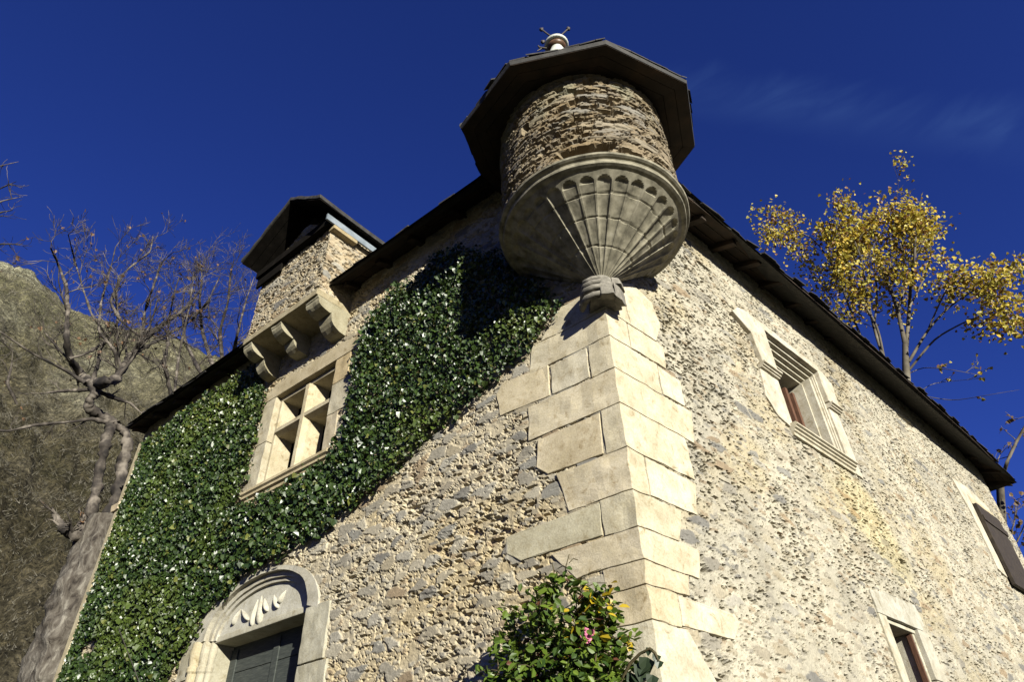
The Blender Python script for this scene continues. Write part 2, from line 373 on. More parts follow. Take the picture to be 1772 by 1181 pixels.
# right wall
ys = irregular(0.0, RL, lambda y: .0105+.0016*y); zs = np.concatenate([[0, .9], irregular(1.9, WT, lambda z: .0115)])
U, Vv = np.meshgrid(ys, zs, indexing='ij')
h, c = rubble(U, Vv, 47, 1.3, .42, .12, .95, mort=(.53, .485, .375), pits=1.0, pt=.68, flat=.55, pf=28)
yp = sst(1, .5, np.sqrt(((U-4.3-(5.3-Vv)*.5)/.9)**2+((Vv-4.75)/.75)**2)+.5*(fbm(U*2.5, Vv*2.5, 5, 3)-.5))[..., None]*.75
c = c*(1-yp)+yp*c*np.array((1.12, 1.06, .78))
gp = sst(.45, .62, fbm(U*.9, Vv*1.1, 66, 4))[..., None]*.55
c = c*(1-gp)+gp*c*np.array((.80, .81, .84))
h = np.where(U < 1.1, np.minimum(h, .003), h)*np.clip(U/.25, 0.0, 1) - .004*(1-np.clip(U/.25, 0, 1))
for (y0, z0, a, bz) in ((5.75, 7.72, .24, .035), (8.15, 7.55, .34, .05), (10.3, 6.1, .25, .03), (2.15, 7.35, .16, .03), (5.15, 4.4, .12, .025)):
    h = h - .10*sst(1.1, .8, np.sqrt(((U-y0)/a)**2+((Vv-z0)/bz)**2))
rnd = np.clip((U-(RL-.35))/.35, 0, 1)                # worn, rounded far corner
ztop = np.interp(U, [0, 1.3, 2.4, 3.8, 5.3, 7, 9.2, 11, 12.1, 12.73], [7.62, 7.70, 7.78, 7.90, 7.95, 8.0, 7.97, 7.95, 7.78, 7.68])+.18
P = np.stack([h - .25*rnd**2, U, np.minimum(Vv, ztop)], -1)
cu = (U[:-1, :-1]+U[1:, 1:])/2; cz = (Vv[:-1, :-1]+Vv[1:, 1:])/2
keep = ~(((cu > 3.1) & (cu < 4.64) & (cz > 5.45) & (cz < 6.95)) | ((cu > 3.86) & (cu < 4.78) & (cz < 3.62) & (cz > 2.05)) | ((cu > 9.93) & (cu < 11.1) & (cz > 5.3) & (cz < 6.7)))
from_np('wall', P.reshape(-1, 3), grid_faces(len(ys), len(zs), keep), M_rub, house, c.reshape(-1, 3))
# plain back walls
cA = np.array(LW(LS, 0, 0)); cD = np.array([-.25, RL, 0]); cB = np.array([cA[0]-.4, RL+1.2, 0])
for a, b_ in ((cA, cB), (cB, cD)):
    bm = bmesh.new(); d = b_-a; n = np.array([-d[1], d[0], 0]); n = n/np.linalg.norm(n)*.25
    if n@(np.array([-4, 6, 0])-a) < 0: n = -n
    hexa(bm, [tuple(a), tuple(b_), tuple(b_+n), tuple(a+n)] + [tuple(q+UP*7.95) for q in (a, b_, b_+n, a+n)])
    bm_obj('wall', bm, M_rub, house, col=(.42, .36, .25))

# roof: hipped, slate on boards, low open eaves
OV, ZE = 0.32, 7.88
OVR = 0.42
def zer(y): return float(np.interp(y, [0, 1.3, 2.4, 3.8, 5.3, 7, 9.2, 11, 12.1, 12.73], [7.62, 7.70, 7.78, 7.90, 7.95, 8.0, 7.97, 7.95, 7.78, 7.68]))
def zel(u): return ZE - .02*math.sin(u*.9+3)
e0 = np.array([OVR, -OV-.03, 7.70]); e1 = np.array(LW(LS+.06, OV, ZE-.03)); e2 = np.array([cB[0]-.4, cB[1]+.3, ZE]); e3 = np.array([OVR, RL+.28, 7.64])
rA = np.array([-4.6, 4.2, 12.1]); rB = np.array([-4.8, 8.6, 12.1])
bm = bmesh.new()
for dz, flip in ((0.10, 0), (0.035, 1)):
    q = [bm.verts.new(tuple(p+UP*dz)) for p in (e0, e1, e2, e3, rA, rB)]
    for f in ((0, 3, 5, 4), (1, 0, 4), (2, 1, 4, 5), (3, 2, 5)): bm.faces.new([q[i] for i in f])
roof = bm_obj('roof', bm, M_slate, house)
def slates(bm, W, a, b_, zf, ov, seed, layers=3, slope=.42):
    rr = random.Random(seed)
    for L in range(layers):
        u = a
        while u < b_:
            wd = rr.uniform(.14, .30); o1 = ov + rr.uniform(-.03, .035) - L*.05; u1 = min(u+wd*.985, b_)
            j = rr.uniform(-.012, .012); t2 = rr.uniform(-.008, .008); za = zf(u) + L*.028 + rr.uniform(-.006, .010); zb = zf(u1) + L*.028 + t2
            th = rr.uniform(.012, .022); dp = .5
            hexa(bm, [W(u, o1+j, za), W(u1, o1-j, zb), W(u1, o1-dp, zb+dp*slope), W(u, o1-dp, za+dp*slope),
                      W(u, o1+j, za+th), W(u1, o1-j, zb+th), W(u1, o1-dp, zb+th+dp*slope), W(u, o1-dp, za+th+dp*slope)])
            u += wd
EAVES = ((LW, .55, 3.72, zel, OV, 3), (LW, 5.46, LS+.08, zel, OV, 4), (RW, .6, RL+.28, zer, OVR, 5))
SLP = .42
for W, a, b_, zf, ov, sd_ in EAVES:
    bm = bmesh.new(); slates(bm, W, a, b_, zf, ov, sd_); bm_obj('eave_slates', bm, M_slate, roof)
    bm = bmesh.new(); rr = random.Random(sd_)
    for k in range(5):                                  # boards under the slates
        o1 = ov-.03-k*.14; u = a-.05
        while u < b_-.04:
            u1 = min(u+rr.uniform(.7, 1.1), b_-.03); dz = rr.uniform(-.005, .005)
            A_ = zf(u)-.045+(.03+k*.14)*SLP+dz; B_ = zf(u1)-.045+(.03+k*.14)*SLP+dz; q = .132*SLP
            hexa(bm, [W(u, o1, A_), W(u1-.01, o1, B_), W(u1-.01, o1-.132, B_+q), W(u, o1-.132, A_+q), W(u, o1, A_+.025), W(u1-.01, o1, B_+.025), W(u1-.01, o1-.132, B_+q+.025), W(u, o1-.132, A_+q+.025)])
            u = u1
    bm_obj('eave_boards', bm, M_wood, roof)
    u = a+.5; k = 0
    while u < b_-.1:
        bm = bmesh.new(); o1, o2 = ov-.09, -.3
        zz_ = lambda o: zf(u)-.052+(ov-o)*SLP
        hexa(bm, [W(u, o1, zz_(o1)-.065), W(u+.09, o1, zz_(o1)-.065), W(u+.09, o1, zz_(o1)), W(u, o1, zz_(o1)), W(u, o2, zz_(o2)-.09), W(u+.09, o2, zz_(o2)-.09), W(u+.09, o2, zz_(o2)), W(u, o2, zz_(o2))])
        bm_obj('rafter', bm, M_wood, roof, bevel=.008); u += .64+.05*math.sin(k*2.1); k += 1

# quoins -------------------------------------------------------------
QO = .010
def cpt(o):                                            # the vertical arris, o proud of both faces
    s = (o - LN[0]*o)/LD[0]; return LD*s + LN*o
SP = [(.62, .55, .42), (.60, .54, .42), (.64, .58, .46), (.57, .50, .37), (.66, .60, .48), (.58, .53, .42)]
qr = random.Random(8)
def even(c): return tuple(1.1*(.5*a+.5*b_) for a, b_ in zip(c, (.62, .565, .445)))
def quoin(z0, z1, l, r, col=None, lt=None, rt=None, g=.009, parent=house):
    bm = bmesh.new(); c = cpt(QO); z0 += g*.42; z1 -= g*.42
    lt = l if lt is None else lt; rt = r if rt is None else rt
    def foot(z, l, r): return [c+UP*z, np.array(LW(l, QO, z)), np.array(LW(l, -.12, z)), np.array((-.12, .12, z)), np.array((-.12, r, z)), np.array((QO, r, z))]
    a = [bm.verts.new(tuple(p)) for p in foot(z0, l, r)]; b_ = [bm.verts.new(tuple(p)) for p in foot(z1, lt, rt)]
    bm.faces.new(a[::-1]); bm.faces.new(b_)
    for i in range(6): bm.faces.new([a[i], a[(i+1) % 6], b_[(i+1) % 6], b_[i]])
    bm_obj('quoin_block', bm, M_stone, parent, bevel=.005, sub=3, rough=.011, rs=7, col=even(col or qr.choice(SP)))
def slab(W, poly, o1=QO, o0=-.12, col=None, name='quoin_block', parent=house, rough=.007, bevel=.006, sub=3, mat=None):
    bm = bmesh.new(); wprism(bm, W, poly, o0, o1)
    return bm_obj(name, bm, mat or M_stone, parent, bevel=bevel, sub=sub, rough=rough, col=even(col or qr.choice(SP)) if name == 'quoin_block' else col)
GR = (.42, .41, .31); WH = (.68, .63, .52)
quoin(5.137, 5.43, .86, .27, (.58, .53, .42), lt=.80); slab(RW, [(.285, 5.15), (.78, 5.16), (.80, 5.42), (.29, 5.43)])
quoin(5.43, 5.72, .70, .33, (.56, .51, .40), lt=.46, rt=.30); slab(RW, [(.34, 5.44), (.70, 5.44), (.84, 5.70), (.76, 5.95), (.50, 6.03), (.24, 5.90), (.31, 5.73)], col=WH)
quoin(4.803, 5.137, .215, .62, (.60, .55, .43)); slab(LW, [(.235, 4.815), (.62, 4.82), (.615, 5.12), (.23, 5.125)], col=(.56, .53, .45)); slab(LW, [(.645, 4.82), (1.20, 4.85), (1.24, 5.10), (1.16, 5.19), (.64, 5.14)], col=(.66, .57, .41)); slab(RW, [(.64, 4.815), (.96, 4.83), (.97, 5.11), (.645, 5.125)], col=WH)
quoin(4.464, 4.803, .90, .98, (.63, .56, .43), lt=.88, rt=1.04)
quoin(4.073, 4.464, .17, .86, (.63, .58, .46), rt=.84); slab(LW, [(.195, 4.09), (.72, 4.10), (.83, 4.2), (.80, 4.44), (.185, 4.45)], col=(.62, .53, .38))
quoin(3.731, 4.073, .55, .19, (.61, .54, .42), lt=.64); slab(RW, [(.205, 3.745), (.78, 3.75), (.85, 4.04), (.21, 4.06)], col=WH)
quoin(3.457, 3.731, .27, .46, (.52, .49, .38), rt=.56); slab(LW, [(.285, 3.47), (1.02, 3.48), (1.18, 3.58), (1.16, 3.70), (.28, 3.72)], col=GR)
quoin(3.225, 3.457, .54, .62, (.60, .53, .41), lt=.74, rt=.70)
quoin(3.062, 3.225, .32, .46, (.55, .47, .34), rt=.50)
quoin(2.840, 3.062, .36, .30, (.57, .48, .33), rt=.31); slab(RW, [(.315, 2.855), (.92, 2.86), (1.05, 3.0), (1.0, 3.05), (.325, 3.05)], col=WH)
quoin(2.36, 2.840, .30, .74, (.62, .60, .52), rt=.36); quoin(1.9, 2.36, .42, .80, (.60, .57, .48)); quoin(1.45, 1.9, .8, .5, (.58, .53, .42)); quoin(.95, 1.45, .4, .8); quoin(.45, .95, .8, .45); quoin(-.05, .45, .5, .9)

# ------------------------------------------------------------------ turret
TR = .865
nth, nzz = 560, 130
th = np.linspace(-math.pi, math.pi, nth); zz = np.linspace(6.44, 7.80, nzz)
Tt, Zz = np.meshgrid(th, zz, indexing='ij')
h, c = rubble(Tt*TR, Zz, 83, 2.0, .85, .14, 1.0, mort=(.29, .225, .14), tint=.92, pits=1.0, cols=BROWN, pt=.56)
g = sst(.5, .75, fbm(Tt*3, Zz*4, 4, 3))*sst(6.9, 7.6, Zz)
c = c*(1-g[..., None]*.5) + g[..., None]*.5*np.array((.30, .31, .22))
for (a0, z0, da, dz_) in ((-.93, 6.54, .24, .055), (-.76, 7.60, .055, .05), (-1.55, 7.25, .05, .05), (-.70, 6.57, .10, .04)):
    h = h - .12*sst(1.15, .75, np.maximum(np.abs(Tt-a0)/da, np.abs(Zz-z0)/dz_))
Rd = TR + h
P = np.stack([Rd*np.cos(Tt), Rd*np.sin(Tt), Zz], -1)
turret = from_np('turret', P.reshape(-1, 3), grid_faces(nth, nzz), M_rub, house, c.reshape(-1, 3))
tag(turret, 'round corner turret of thin dark bedded stones')
bm = bmesh.new()
lathe(bm, [(.70, 6.455), (.875, 6.448), (.898, 6.440), (.910, 6.426), (.904, 6.410), (.884, 6.400), (.866, 6.396), (.856, 6.384), (.860, 6.370), (.870, 6.356), (.864, 6.340), (.840, 6.330), (.810, 6.322), (.60, 6.325)], n=96)
bm_obj('ring_moulding', bm, M_cone, turret, rough=.006, rs=5, smooth=False)
# fluted cone
nth, ntt = 720, 80
th = np.linspace(-math.pi, math.pi, nth); tt = np.linspace(0, 1, ntt)
Tt, K = np.meshgrid(th, tt, indexing='ij')
rr_ = .070 + (.816-.070)*K; zc = 5.765 + (6.326-5.765)*K
N = 30
ph = (Tt*N/(2*math.pi)) % 1.0; x = (ph-.5)*2
wdt = 2*math.pi*rr_/N
top = .94 - .10*(1-np.sqrt(np.clip(1-x*x, 0, 1)))
fl = np.sqrt(np.clip(1-(x/.86)**2, 0, 1))*sst(top+.005, top-.012, K)*np.minimum(.024, wdt*.22)
idx = np.floor(Tt*N/(2*math.pi)).astype(int)
worn = (h2(idx, idx*0+3, 5) < .35)
fl = fl*np.where(worn & (K < .88), .35, 1)
joint = np.zeros_like(K)
for kj in (.30, .56, .78): joint = joint + sst(.012, .004, np.abs(K-kj-.012*np.sin(Tt*3+kj*20)))*.010
rr_ = rr_ - fl*.8 - joint + .006*(fbm(Tt*14, K*10, 8, 3)-.5); zc = zc + fl*.55
P = np.stack([rr_*np.cos(Tt), rr_*np.sin(Tt), zc], -1)
from_np('fluted_corbel', P.reshape(-1, 3), grid_faces(nth, ntt), M_cone, turret)
# octagonal slate roof, a little irregular as the old carpentry is
OA = [(-147, 1.13), (-119, 1.31), (-80, 1.26), (-36, 1.20), (9, 1.25), (46, 1.22), (100, 1.25), (156, 1.25)]
AP = (-.12, -.03, 9.80)
bm = bmesh.new()
rg = []
for dz, ex in ((0, 0), (.045, .012), (.05, -.02), (.085, -.008)):
    rg.append([bm.verts.new(((r+ex)*math.cos(rad(a)), (r+ex)*math.sin(rad(a)), 7.70+dz)) for a, r in OA])
for a, b_ in zip(rg, rg[1:]):
    for k in range(8): bm.faces.new([a[k], a[(k+1) % 8], b_[(k+1) % 8], b_[k]])
ap = bm.verts.new(AP)
for k in range(8): bm.faces.new([rg[-1][k], rg[-1][(k+1) % 8], ap])
troof = bm_obj('turret_roof', bm, M_slate, turret, rough=.006, rs=6)
bm = bmesh.new(); rr = random.Random(12)
for k in range(8):
    p0 = np.array((OA[k][1]*math.cos(rad(OA[k][0])), OA[k][1]*math.sin(rad(OA[k][0])), 7.745)); p1 = np.array((OA[(k+1) % 8][1]*math.cos(rad(OA[(k+1) % 8][0])), OA[(k+1) % 8][1]*math.sin(rad(OA[(k+1) % 8][0])), 7.745))
    for L_ in range(3):
        q0 = 1.012-.07*L_; t_ = 0
        while t_ < 1:
            t2 = min(1, t_+rr.uniform(.13, .26)); oa = q0+rr.uniform(-.012, .018); ob_ = oa+rr.uniform(-.010, .010); dz = L_*.125+.012+rr.uniform(-.006, .008)
            a = p0*(1-t_)+p1*t_; b_ = p0*(1-t2+.006)+p1*(t2-.006); f = lambda v, q, z: (v[0]*q, v[1]*q, v[2]+z)
            hexa(bm, [f(a, oa, dz), f(b_, ob_, dz+rr.uniform(-.006, .006)), f(b_, ob_-.2, dz+.34), f(a, oa-.2, dz+.34), f(a, oa, dz+.018), f(b_, ob_, dz+.018), f(b_, ob_-.2, dz+.358), f(a, oa-.2, dz+.358)])
            t_ = t2
bm_obj('turret_slates', bm, M_slate, turret)
bm = bmesh.new()                                        # boarded soffit with lighter board edges
for k in range(8):
    a0, r0 = OA[k]; a1, r1 = OA[(k+1) % 8]
    p = lambda a, r, q, z: (r*q*math.cos(rad(a)), r*q*math.sin(rad(a)), z)
    edges = [1.0, .90, .80, .70, .62]
    for i in range(4):
        q0, q1 = edges[i]-.004, edges[i+1]
        zz0 = 7.692+i*.022
        hexa(bm, [p(a0, r0, q0, zz0), p(a1, r1, q0, zz0), p(a1, r1, q1, zz0+.02), p(a0, r0, q1, zz0+.02), p(a0, r0, q0, zz0+.02), p(a1, r1, q0, zz0+.02), p(a1, r1, q1, zz0+.04), p(a0, r0, q1, zz0+.04)])
bm_obj('soffit_boards', bm, M_wood, turret)
bm = bmesh.new()
lathe(bm, [(.02, 9.70), (.145, 9.705), (.15, 9.74), (.115, 9.84), (.085, 9.95), (.08, 9.97)], c=AP[:2], n=24)
fin = bm_obj('finial', bm, M_fin, turret, smooth=True)
bm = bmesh.new(); lathe(bm, [(.05, 9.965), (.09, 9.968), (.118, 9.99), (.124, 10.02), (.11, 10.045), (.05, 10.05)], c=AP[:2], n=24)
bm_obj('finial_bowl', bm, M_finb, turret, smooth=True)
bm = bmesh.new(); lathe(bm, [(.09, 10.05), (.150, 10.045), (.160, 10.075), (.13, 10.12), (.06, 10.145), (.02, 10.15)], c=AP[:2], n=24)
bm_obj('finial_cap', bm, M_fin, turret, smooth=True)
def tube_np(pts, rads, n=6):
    pts = np.asarray(pts, float); m = len(pts); tg = np.gradient(pts, axis=0); tg /= np.linalg.norm(tg, axis=1)[:, None]+1e-9
    ref = np.array([.31, .52, .79]); a = np.cross(tg, ref); a /= np.linalg.norm(a, axis=1)[:, None]+1e-9; b_ = np.cross(tg, a)
    an = np.arange(n)*2*math.pi/n
    V = pts[:, None] + np.asarray(rads)[:, None, None]*(a[:, None]*np.cos(an)[None, :, None] + b_[:, None]*np.sin(an)[None, :, None])
    i = np.arange(m-1)[:, None]*n; k = np.arange(n)[None]; k2 = (k+1) % n
    F = np.stack([i+k, i+k2, i+n+k2, i+n+k], -1).reshape(-1, 4)
    return V.reshape(-1, 3), F
def tubes(name, lst, mat, parent=None, smooth=True, gnarl=0):
    VV, FF, off = [], [], 0
    for pts, rads, n in lst:
        V, F = tube_np(pts, rads, n)
        if gnarl and n > 6:
            c_ = np.repeat(np.asarray(pts, float), n, 0); k_ = 1+gnarl*(fbm(V[:, 0]*5+V[:, 1]*7, V[:, 2]*6, 5, 3)-.5)+gnarl*.8*(vn(V[:, 0]*17+V[:, 1]*13, V[:, 2]*15, 8)-.5); V = c_+(V-c_)*k_[:, None]
        VV.append(V); FF.append(F+off); off += len(V)
    return from_np(name, np.concatenate(VV), np.concatenate(FF), mat, parent, smooth=smooth)
ax_, ay_ = AP[:2]; st = np.array([ax_, ay_, 10.12]); R3 = np.array([R2[0], R2[1], 0]); R3 /= np.linalg.norm(R3)
lst = [([st, st+UP*.16, st+UP*.24], [.016, .014, .010], 6)]
for sg, up, ln in ((-1, .26, .17), (1, .27, .19), (-1, .02, .17), (1, .02, .12)):
    b0 = st+UP*(.12 if up > .1 else .03); tip = b0+R3*sg*ln+UP*up
    lst.append(([b0, b0+R3*sg*ln*.5+UP*up*.45, tip], [.014, .012, .012], 5))
    lst.append(([tip-UP*.03, tip, tip+UP*.035+R3*sg*.02], [.012, .034, .008], 5))
q0 = np.array([ax_, ay_, 10.0])
lst.append(([q0-R3*.13, q0-R3*.22+UP*.02, q0-R3*.24+UP*.08], [.016, .018, .008], 5)); lst.append(([q0-R3*.2, q0-R3*.26-UP*.06], [.014, .006], 5))
tubes('iron_cross', lst, M_iron, turret)

# carved block under the corbel: scrolls on the left, a small shield on the right
bm = bmesh.new()
dg = np.array([.58, -.81, 0]); dg /= np.linalg.norm(dg); sd = np.array([.81, .58, 0])      # out along the arris, sideways to the right
def CP(a, o, z): return tuple(sd*a + dg*o + UP*z)
hexa(bm, [CP(-.15, -.1, 5.47), CP(.15, -.1, 5.47), CP(.15, -.1, 5.71), CP(-.15, -.1, 5.71), CP(-.11, .15, 5.45), CP(.10, .15, 5.45), CP(.08, .12, 5.70), CP(-.07, .12, 5.70)])
hexa(bm, [CP(-.03, .1, 5.455), CP(.11, .1, 5.45), CP(.10, .1, 5.64), CP(-.02, .1, 5.66), CP(-.02, .205, 5.44), CP(.095, .195, 5.435), CP(.075, .17, 5.62), CP(-.01, .18, 5.64)])
hexa(bm, [CP(.10, -.05, 5.62), CP(.20, -.05, 5.62), CP(.19, -.05, 5.70), CP(.10, -.05, 5.70), CP(.09, .12, 5.62), CP(.17, .10, 5.61), CP(.16, .09, 5.69), CP(.09, .12, 5.70)])
hexa(bm, [CP(.09, .02, 5.42), CP(.19, 0, 5.42), CP(.185, 0, 5.58), CP(.09, .02, 5.58), CP(.10, .175, 5.425), CP(.155, .10, 5.42), CP(.15, .10, 5.58), CP(.10, .165, 5.6)])
lathe(bm, [(.055, 5.70), (.085, 5.722), (.095, 5.748), (.082, 5.772), (.05, 5.785)], n=20)
ob = bm_obj('carved_block', bm, M_carv, house, bevel=.014, sub=2, rough=.008, rs=20)
for k, (z, o, r, w_) in enumerate(((5.475, .15, .033, .185), (5.545, .165, .034, .17), (5.615, .15, .032, .17), (5.68, .13, .028, .15))):
    a = np.array(CP(-.20+.01*k, o-.16, z)); b_ = np.array(CP(-.01, o+.015, z+.008)); mid = np.array(CP(-.14, o-.01, z-.008))
    tubes('scroll', [([a, a*.5+mid*.5+dg*.02, mid, mid*.5+b_*.5+dg*.012, b_, b_-dg*.05], [r*.8, r, r, r*.95, r*.8, r*.3], 10)], M_carv, ob)

# ------------------------------------------------------------------ dormer on corbels
D0, D1, DF, DB, DT = 3.80, 5.40, .50, 7.62, 8.90
us = irregular(D0, D1, lambda s: .016); zs = irregular(DB, DT+.55, lambda z: .016)
U, Vv = np.meshgrid(us, zs, indexing='ij'); h, c = rubble(U, Vv, 131, 1.5, .8, .2, 1.0, mort=(.46, .38, .25))
topz = DT + np.where(U < 4.45, (U-D0)/.65, (D1-U)/.95)*.45
Zq = np.minimum(Vv, topz)
P1 = LD[None, None]*U[..., None] + LN[None, None]*(DF+h)[..., None] + UP*Zq[..., None]
F1_ = grid_faces(len(us), len(zs)); n1 = P1.reshape(-1, 3).shape[0]; C1 = c.reshape(-1, 3)
os_ = irregular(-1.0, DF, lambda z: .016); z2 = irregular(DB, DT, lambda z: .016)
U, Vv = np.meshgrid(os_, z2, indexing='ij'); h, c = rubble(U+9, Vv, 151, 1.1, .45, .1, .6, mort=(.56, .46, .31))
P2 = LD[None, None]*(D0-h)[..., None] + LN[None, None]*U[..., None] + UP*Vv[..., None]; F2_ = grid_faces(len(os_), len(z2))+n1; n2 = n1+P2.reshape(-1, 3).shape[0]; C2 = c.reshape(-1, 3)
P3 = LD[None, None]*(D1+h)[..., None] + LN[None, None]*U[..., None] + UP*Vv[..., None]; F3_ = grid_faces(len(os_), len(z2))+n2
dormer = from_np('dormer', np.concatenate([P1.reshape(-1, 3), P2.reshape(-1, 3), P3.reshape(-1, 3)]), np.concatenate([F1_, F2_, F3_]), M_rub, house, np.concatenate([C1, C2, C2]))
slab(LW, [(D0-.02, 7.535), (D1+.02, 7.535), (D1+.02, 7.635), (D0-.02, 7.635)], DF+.03, -.05, (.42, .37, .26), 'base_slab', dormer)
for s0, s1, zl in ((3.78, 4.04, 7.16), (4.57, 4.78, 7.22), (5.24, 5.43, 7.16)):
    bm = bmesh.new(); pr = [(-.05, 7.535), (.50, 7.535), (.50, 7.50)]
    for k in range(7): a = k/6*math.pi/2; pr.append((.28+.21*math.cos(a)*1.0, 7.49-.13*math.sin(a)))
    pr += [(.265, 7.385)]
    for k in range(7): a = k/6*math.pi/2; pr.append((.04+.22*math.cos(a), 7.37-(7.37-zl)*math.sin(a)))
    pr += [(-.05, zl)]
    sweep(bm, LW, pr, s0, s1)
    bm_obj('corbel', bm, M_stone, dormer, rough=.012, sub=2, col=(.40, .375, .285))
VO = .88                                               # gable roof of the dormer
EL_, ER_, AX = (5.46, 8.94), (3.62, 8.98), (4.45, 9.58)
bm = bmesh.new()
for (ea, eb) in ((EL_, AX), (AX, ER_)):
    for k in range(1):
        P = [LW(ea[0], VO, ea[1]), LW(eb[0], VO, eb[1]), LW(eb[0], -2.2, eb[1]), LW(ea[0], -2.2, ea[1])]
        hexa(bm, P + [tuple(np.array(p)+UP*.07) for p in P])
droof = bm_obj('dormer_roof', bm, M_slate, dormer, bevel=.01, sub=3, rough=.018, rs=5)
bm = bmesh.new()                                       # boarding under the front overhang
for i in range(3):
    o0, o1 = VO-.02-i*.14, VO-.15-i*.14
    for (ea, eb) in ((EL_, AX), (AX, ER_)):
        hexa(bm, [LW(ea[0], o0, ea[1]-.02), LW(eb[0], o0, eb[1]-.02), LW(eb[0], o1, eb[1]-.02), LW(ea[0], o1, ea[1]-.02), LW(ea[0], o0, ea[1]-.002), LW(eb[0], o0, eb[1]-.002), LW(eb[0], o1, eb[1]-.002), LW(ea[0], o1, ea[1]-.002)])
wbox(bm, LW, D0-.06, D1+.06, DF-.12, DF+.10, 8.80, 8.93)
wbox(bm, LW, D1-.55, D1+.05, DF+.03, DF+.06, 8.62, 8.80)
bm_obj('dormer_shade_boards', bm, M_shade, dormer)
bm = bmesh.new(); wbox(bm, LW, D0-.105, D0-.075, -1.0, .66, 8.80, 8.91); bm_obj('fascia_board', bm, M_zinc, dormer, bevel=.004)
bm = bmesh.new(); wbox(bm, LW, D0-.10, D0+.03, .10, .52, 8.74, 8.86); bm_obj('lintel_beam', bm, M_stone, dormer, bevel=.012, sub=2, rough=.01, col=(.46, .38, .24))

# ------------------------------------------------------------------ mullioned window (left wall)
SC = (.55, .48, .35)
win = slab(LW, [(3.40, 6.80), (5.36, 6.80), (5.38, 6.94), (5.20, 7.02), (3.72, 7.04), (3.36, 6.96)], .02, -.34, SC, 'window', house)
tag(win, 'stone cross window with mullion and transom above the ivy')
def frame_slab(W, u0, u1, z0, z1, o1, o0, col, parent, name='jamb'): return slab(W, [(u0, z0), (u1, z0), (u1, z1), (u0, z1)], o1, o0, col, name, parent, rough=.007)
for (a, b_, z0, z1, cc) in ((3.66, 3.86, 5.46, 5.95, (.52, .46, .36)), (3.50, 3.86, 5.96, 6.40, (.54, .50, .40)), (3.58, 3.86, 6.41, 6.79, (.56, .46, .30)), (5.12, 5.34, 5.46, 6.1, (.56, .52, .42)), (5.12, 5.38, 6.11, 6.79, (.55, .50, .39))):
    frame_slab(LW, a, b_, z0, z1, .018, -.34, cc, win)
# inner chamfered frame, set back a little
for (a, b_, z0, z1) in ((3.862, 3.915, 5.46, 6.75), (5.065, 5.118, 5.46, 6.75), (3.86, 5.12, 6.735, 6.788)):
    bm = bmesh.new(); wbox(bm, LW, a, b_, -.33, -.06, z0, z1); bm_obj('inner_frame', bm, M_stone, win, bevel=.012, rough=.003, col=(.60, .54, .41))
def chamf(W, c0, hw, o1, o0, z0, z1, vert=True):
    bm = bmesh.new(); k = hw*.45
    pr = [(-hw, o0), (-hw, o1-.07), (-k, o1), (k, o1), (hw, o1-.07), (hw, o0)]
    if vert:
        a = [bm.verts.new(W(c0+u, o, z0)) for u, o in pr]; b_ = [bm.verts.new(W(c0+u, o, z1)) for u, o in pr]
    else:
        a = [bm.verts.new(W(z0, o, c0+u)) for u, o in pr]; b_ = [bm.verts.new(W(z1, o, c0+u)) for u, o in pr]
    bm.faces.new(a); bm.faces.new(b_[::-1])
    for i in range(6): bm.faces.new([a[i], b_[i], b_[(i+1) % 6], a[(i+1) % 6]])
    return bm
bm_obj('mullion', chamf(LW, 4.49, .075, -.035, -.33, 5.45, 6.74), M_stone, win, rough=.003, sub=2, col=(.64, .57, .42))
bm_obj('transom', chamf(LW, 6.255, .062, -.038, -.328, 3.915, 5.065, False), M_stone, win, rough=.003, sub=2, col=(.60, .54, .41))
bm = bmesh.new(); sweep(bm, LW, [(-.34, 5.33), (-.34, 5.458), (.03, 5.448), (.07, 5.435), (.075, 5.395), (.05, 5.375), (.05, 5.345), (.02, 5.33), (.02, 5.29), (-.34, 5.29)], 3.68, 5.36)
bm_obj('sill', bm, M_stone, win, sub=2, rough=.005, col=(.60, .52, .36))
bm = bmesh.new(); wbox(bm, LW, 3.86, 5.12, -.36, -.345, 5.40, 6.80); bm_obj('pane', bm, M_glass, win)
for cs in (4.20, 4.78):
    bm = bmesh.new(); wbox(bm, LW, cs-.015, cs+.015, -.345, -.32, 5.46, 6.73); bm_obj('glazing_bar', bm, M_wood, win)

# ------------------------------------------------------------------ arched doorway (left wall)
DC = (.58, .56, .50)
NA = 28
def ell(c, a, hh, z0, k): t_ = math.pi*k/NA; return (c - a*math.cos(t_), z0 + hh*math.sin(t_)**.9)
def arch_ring(bm, ci, ai, hi, zi, co, ao, ho, zo, o0, o1):
    inn = [ell(ci, ai, hi, zi, k) for k in range(NA+1)]; ou = [ell(co, ao, ho, zo, k) for k in range(NA+1)]
    for k in range(NA):
        q = [inn[k], inn[k+1], ou[k+1], ou[k]]
        hexa(bm, [LW(u, o1, z) for u, z in q] + [LW(u, o0, z) for u, z in q])
bm = bmesh.new(); arch_ring(bm, 4.57, .90, .52, 3.72, 4.64, 1.15, .63, 3.66, -.15, .022)
door = bm_obj('doorway', bm, M_stone, house, rough=.010, rs=6, col=DC); tag(door, 'arched stone doorway with carved tympanum and dark boarded door')
bm = bmesh.new(); arch_ring(bm, 4.565, .845, .465, 3.72, 4.57, .90, .52, 3.72, -.15, -.03); bm_obj('arch_moulding', bm, M_stone, door, rough=.004, col=DC)
bm = bmesh.new(); arch_ring(bm, 4.56, .80, .42, 3.72, 4.565, .845, .465, 3.72, -.15, -.055); bm_obj('arch_moulding', bm, M_stone, door, rough=.004, col=DC)
bm = bmesh.new(); pts = [ell(4.56, .81, .43, 3.72, k) for k in range(NA+1)]; wprism(bm, LW, pts, -.28, -.085)
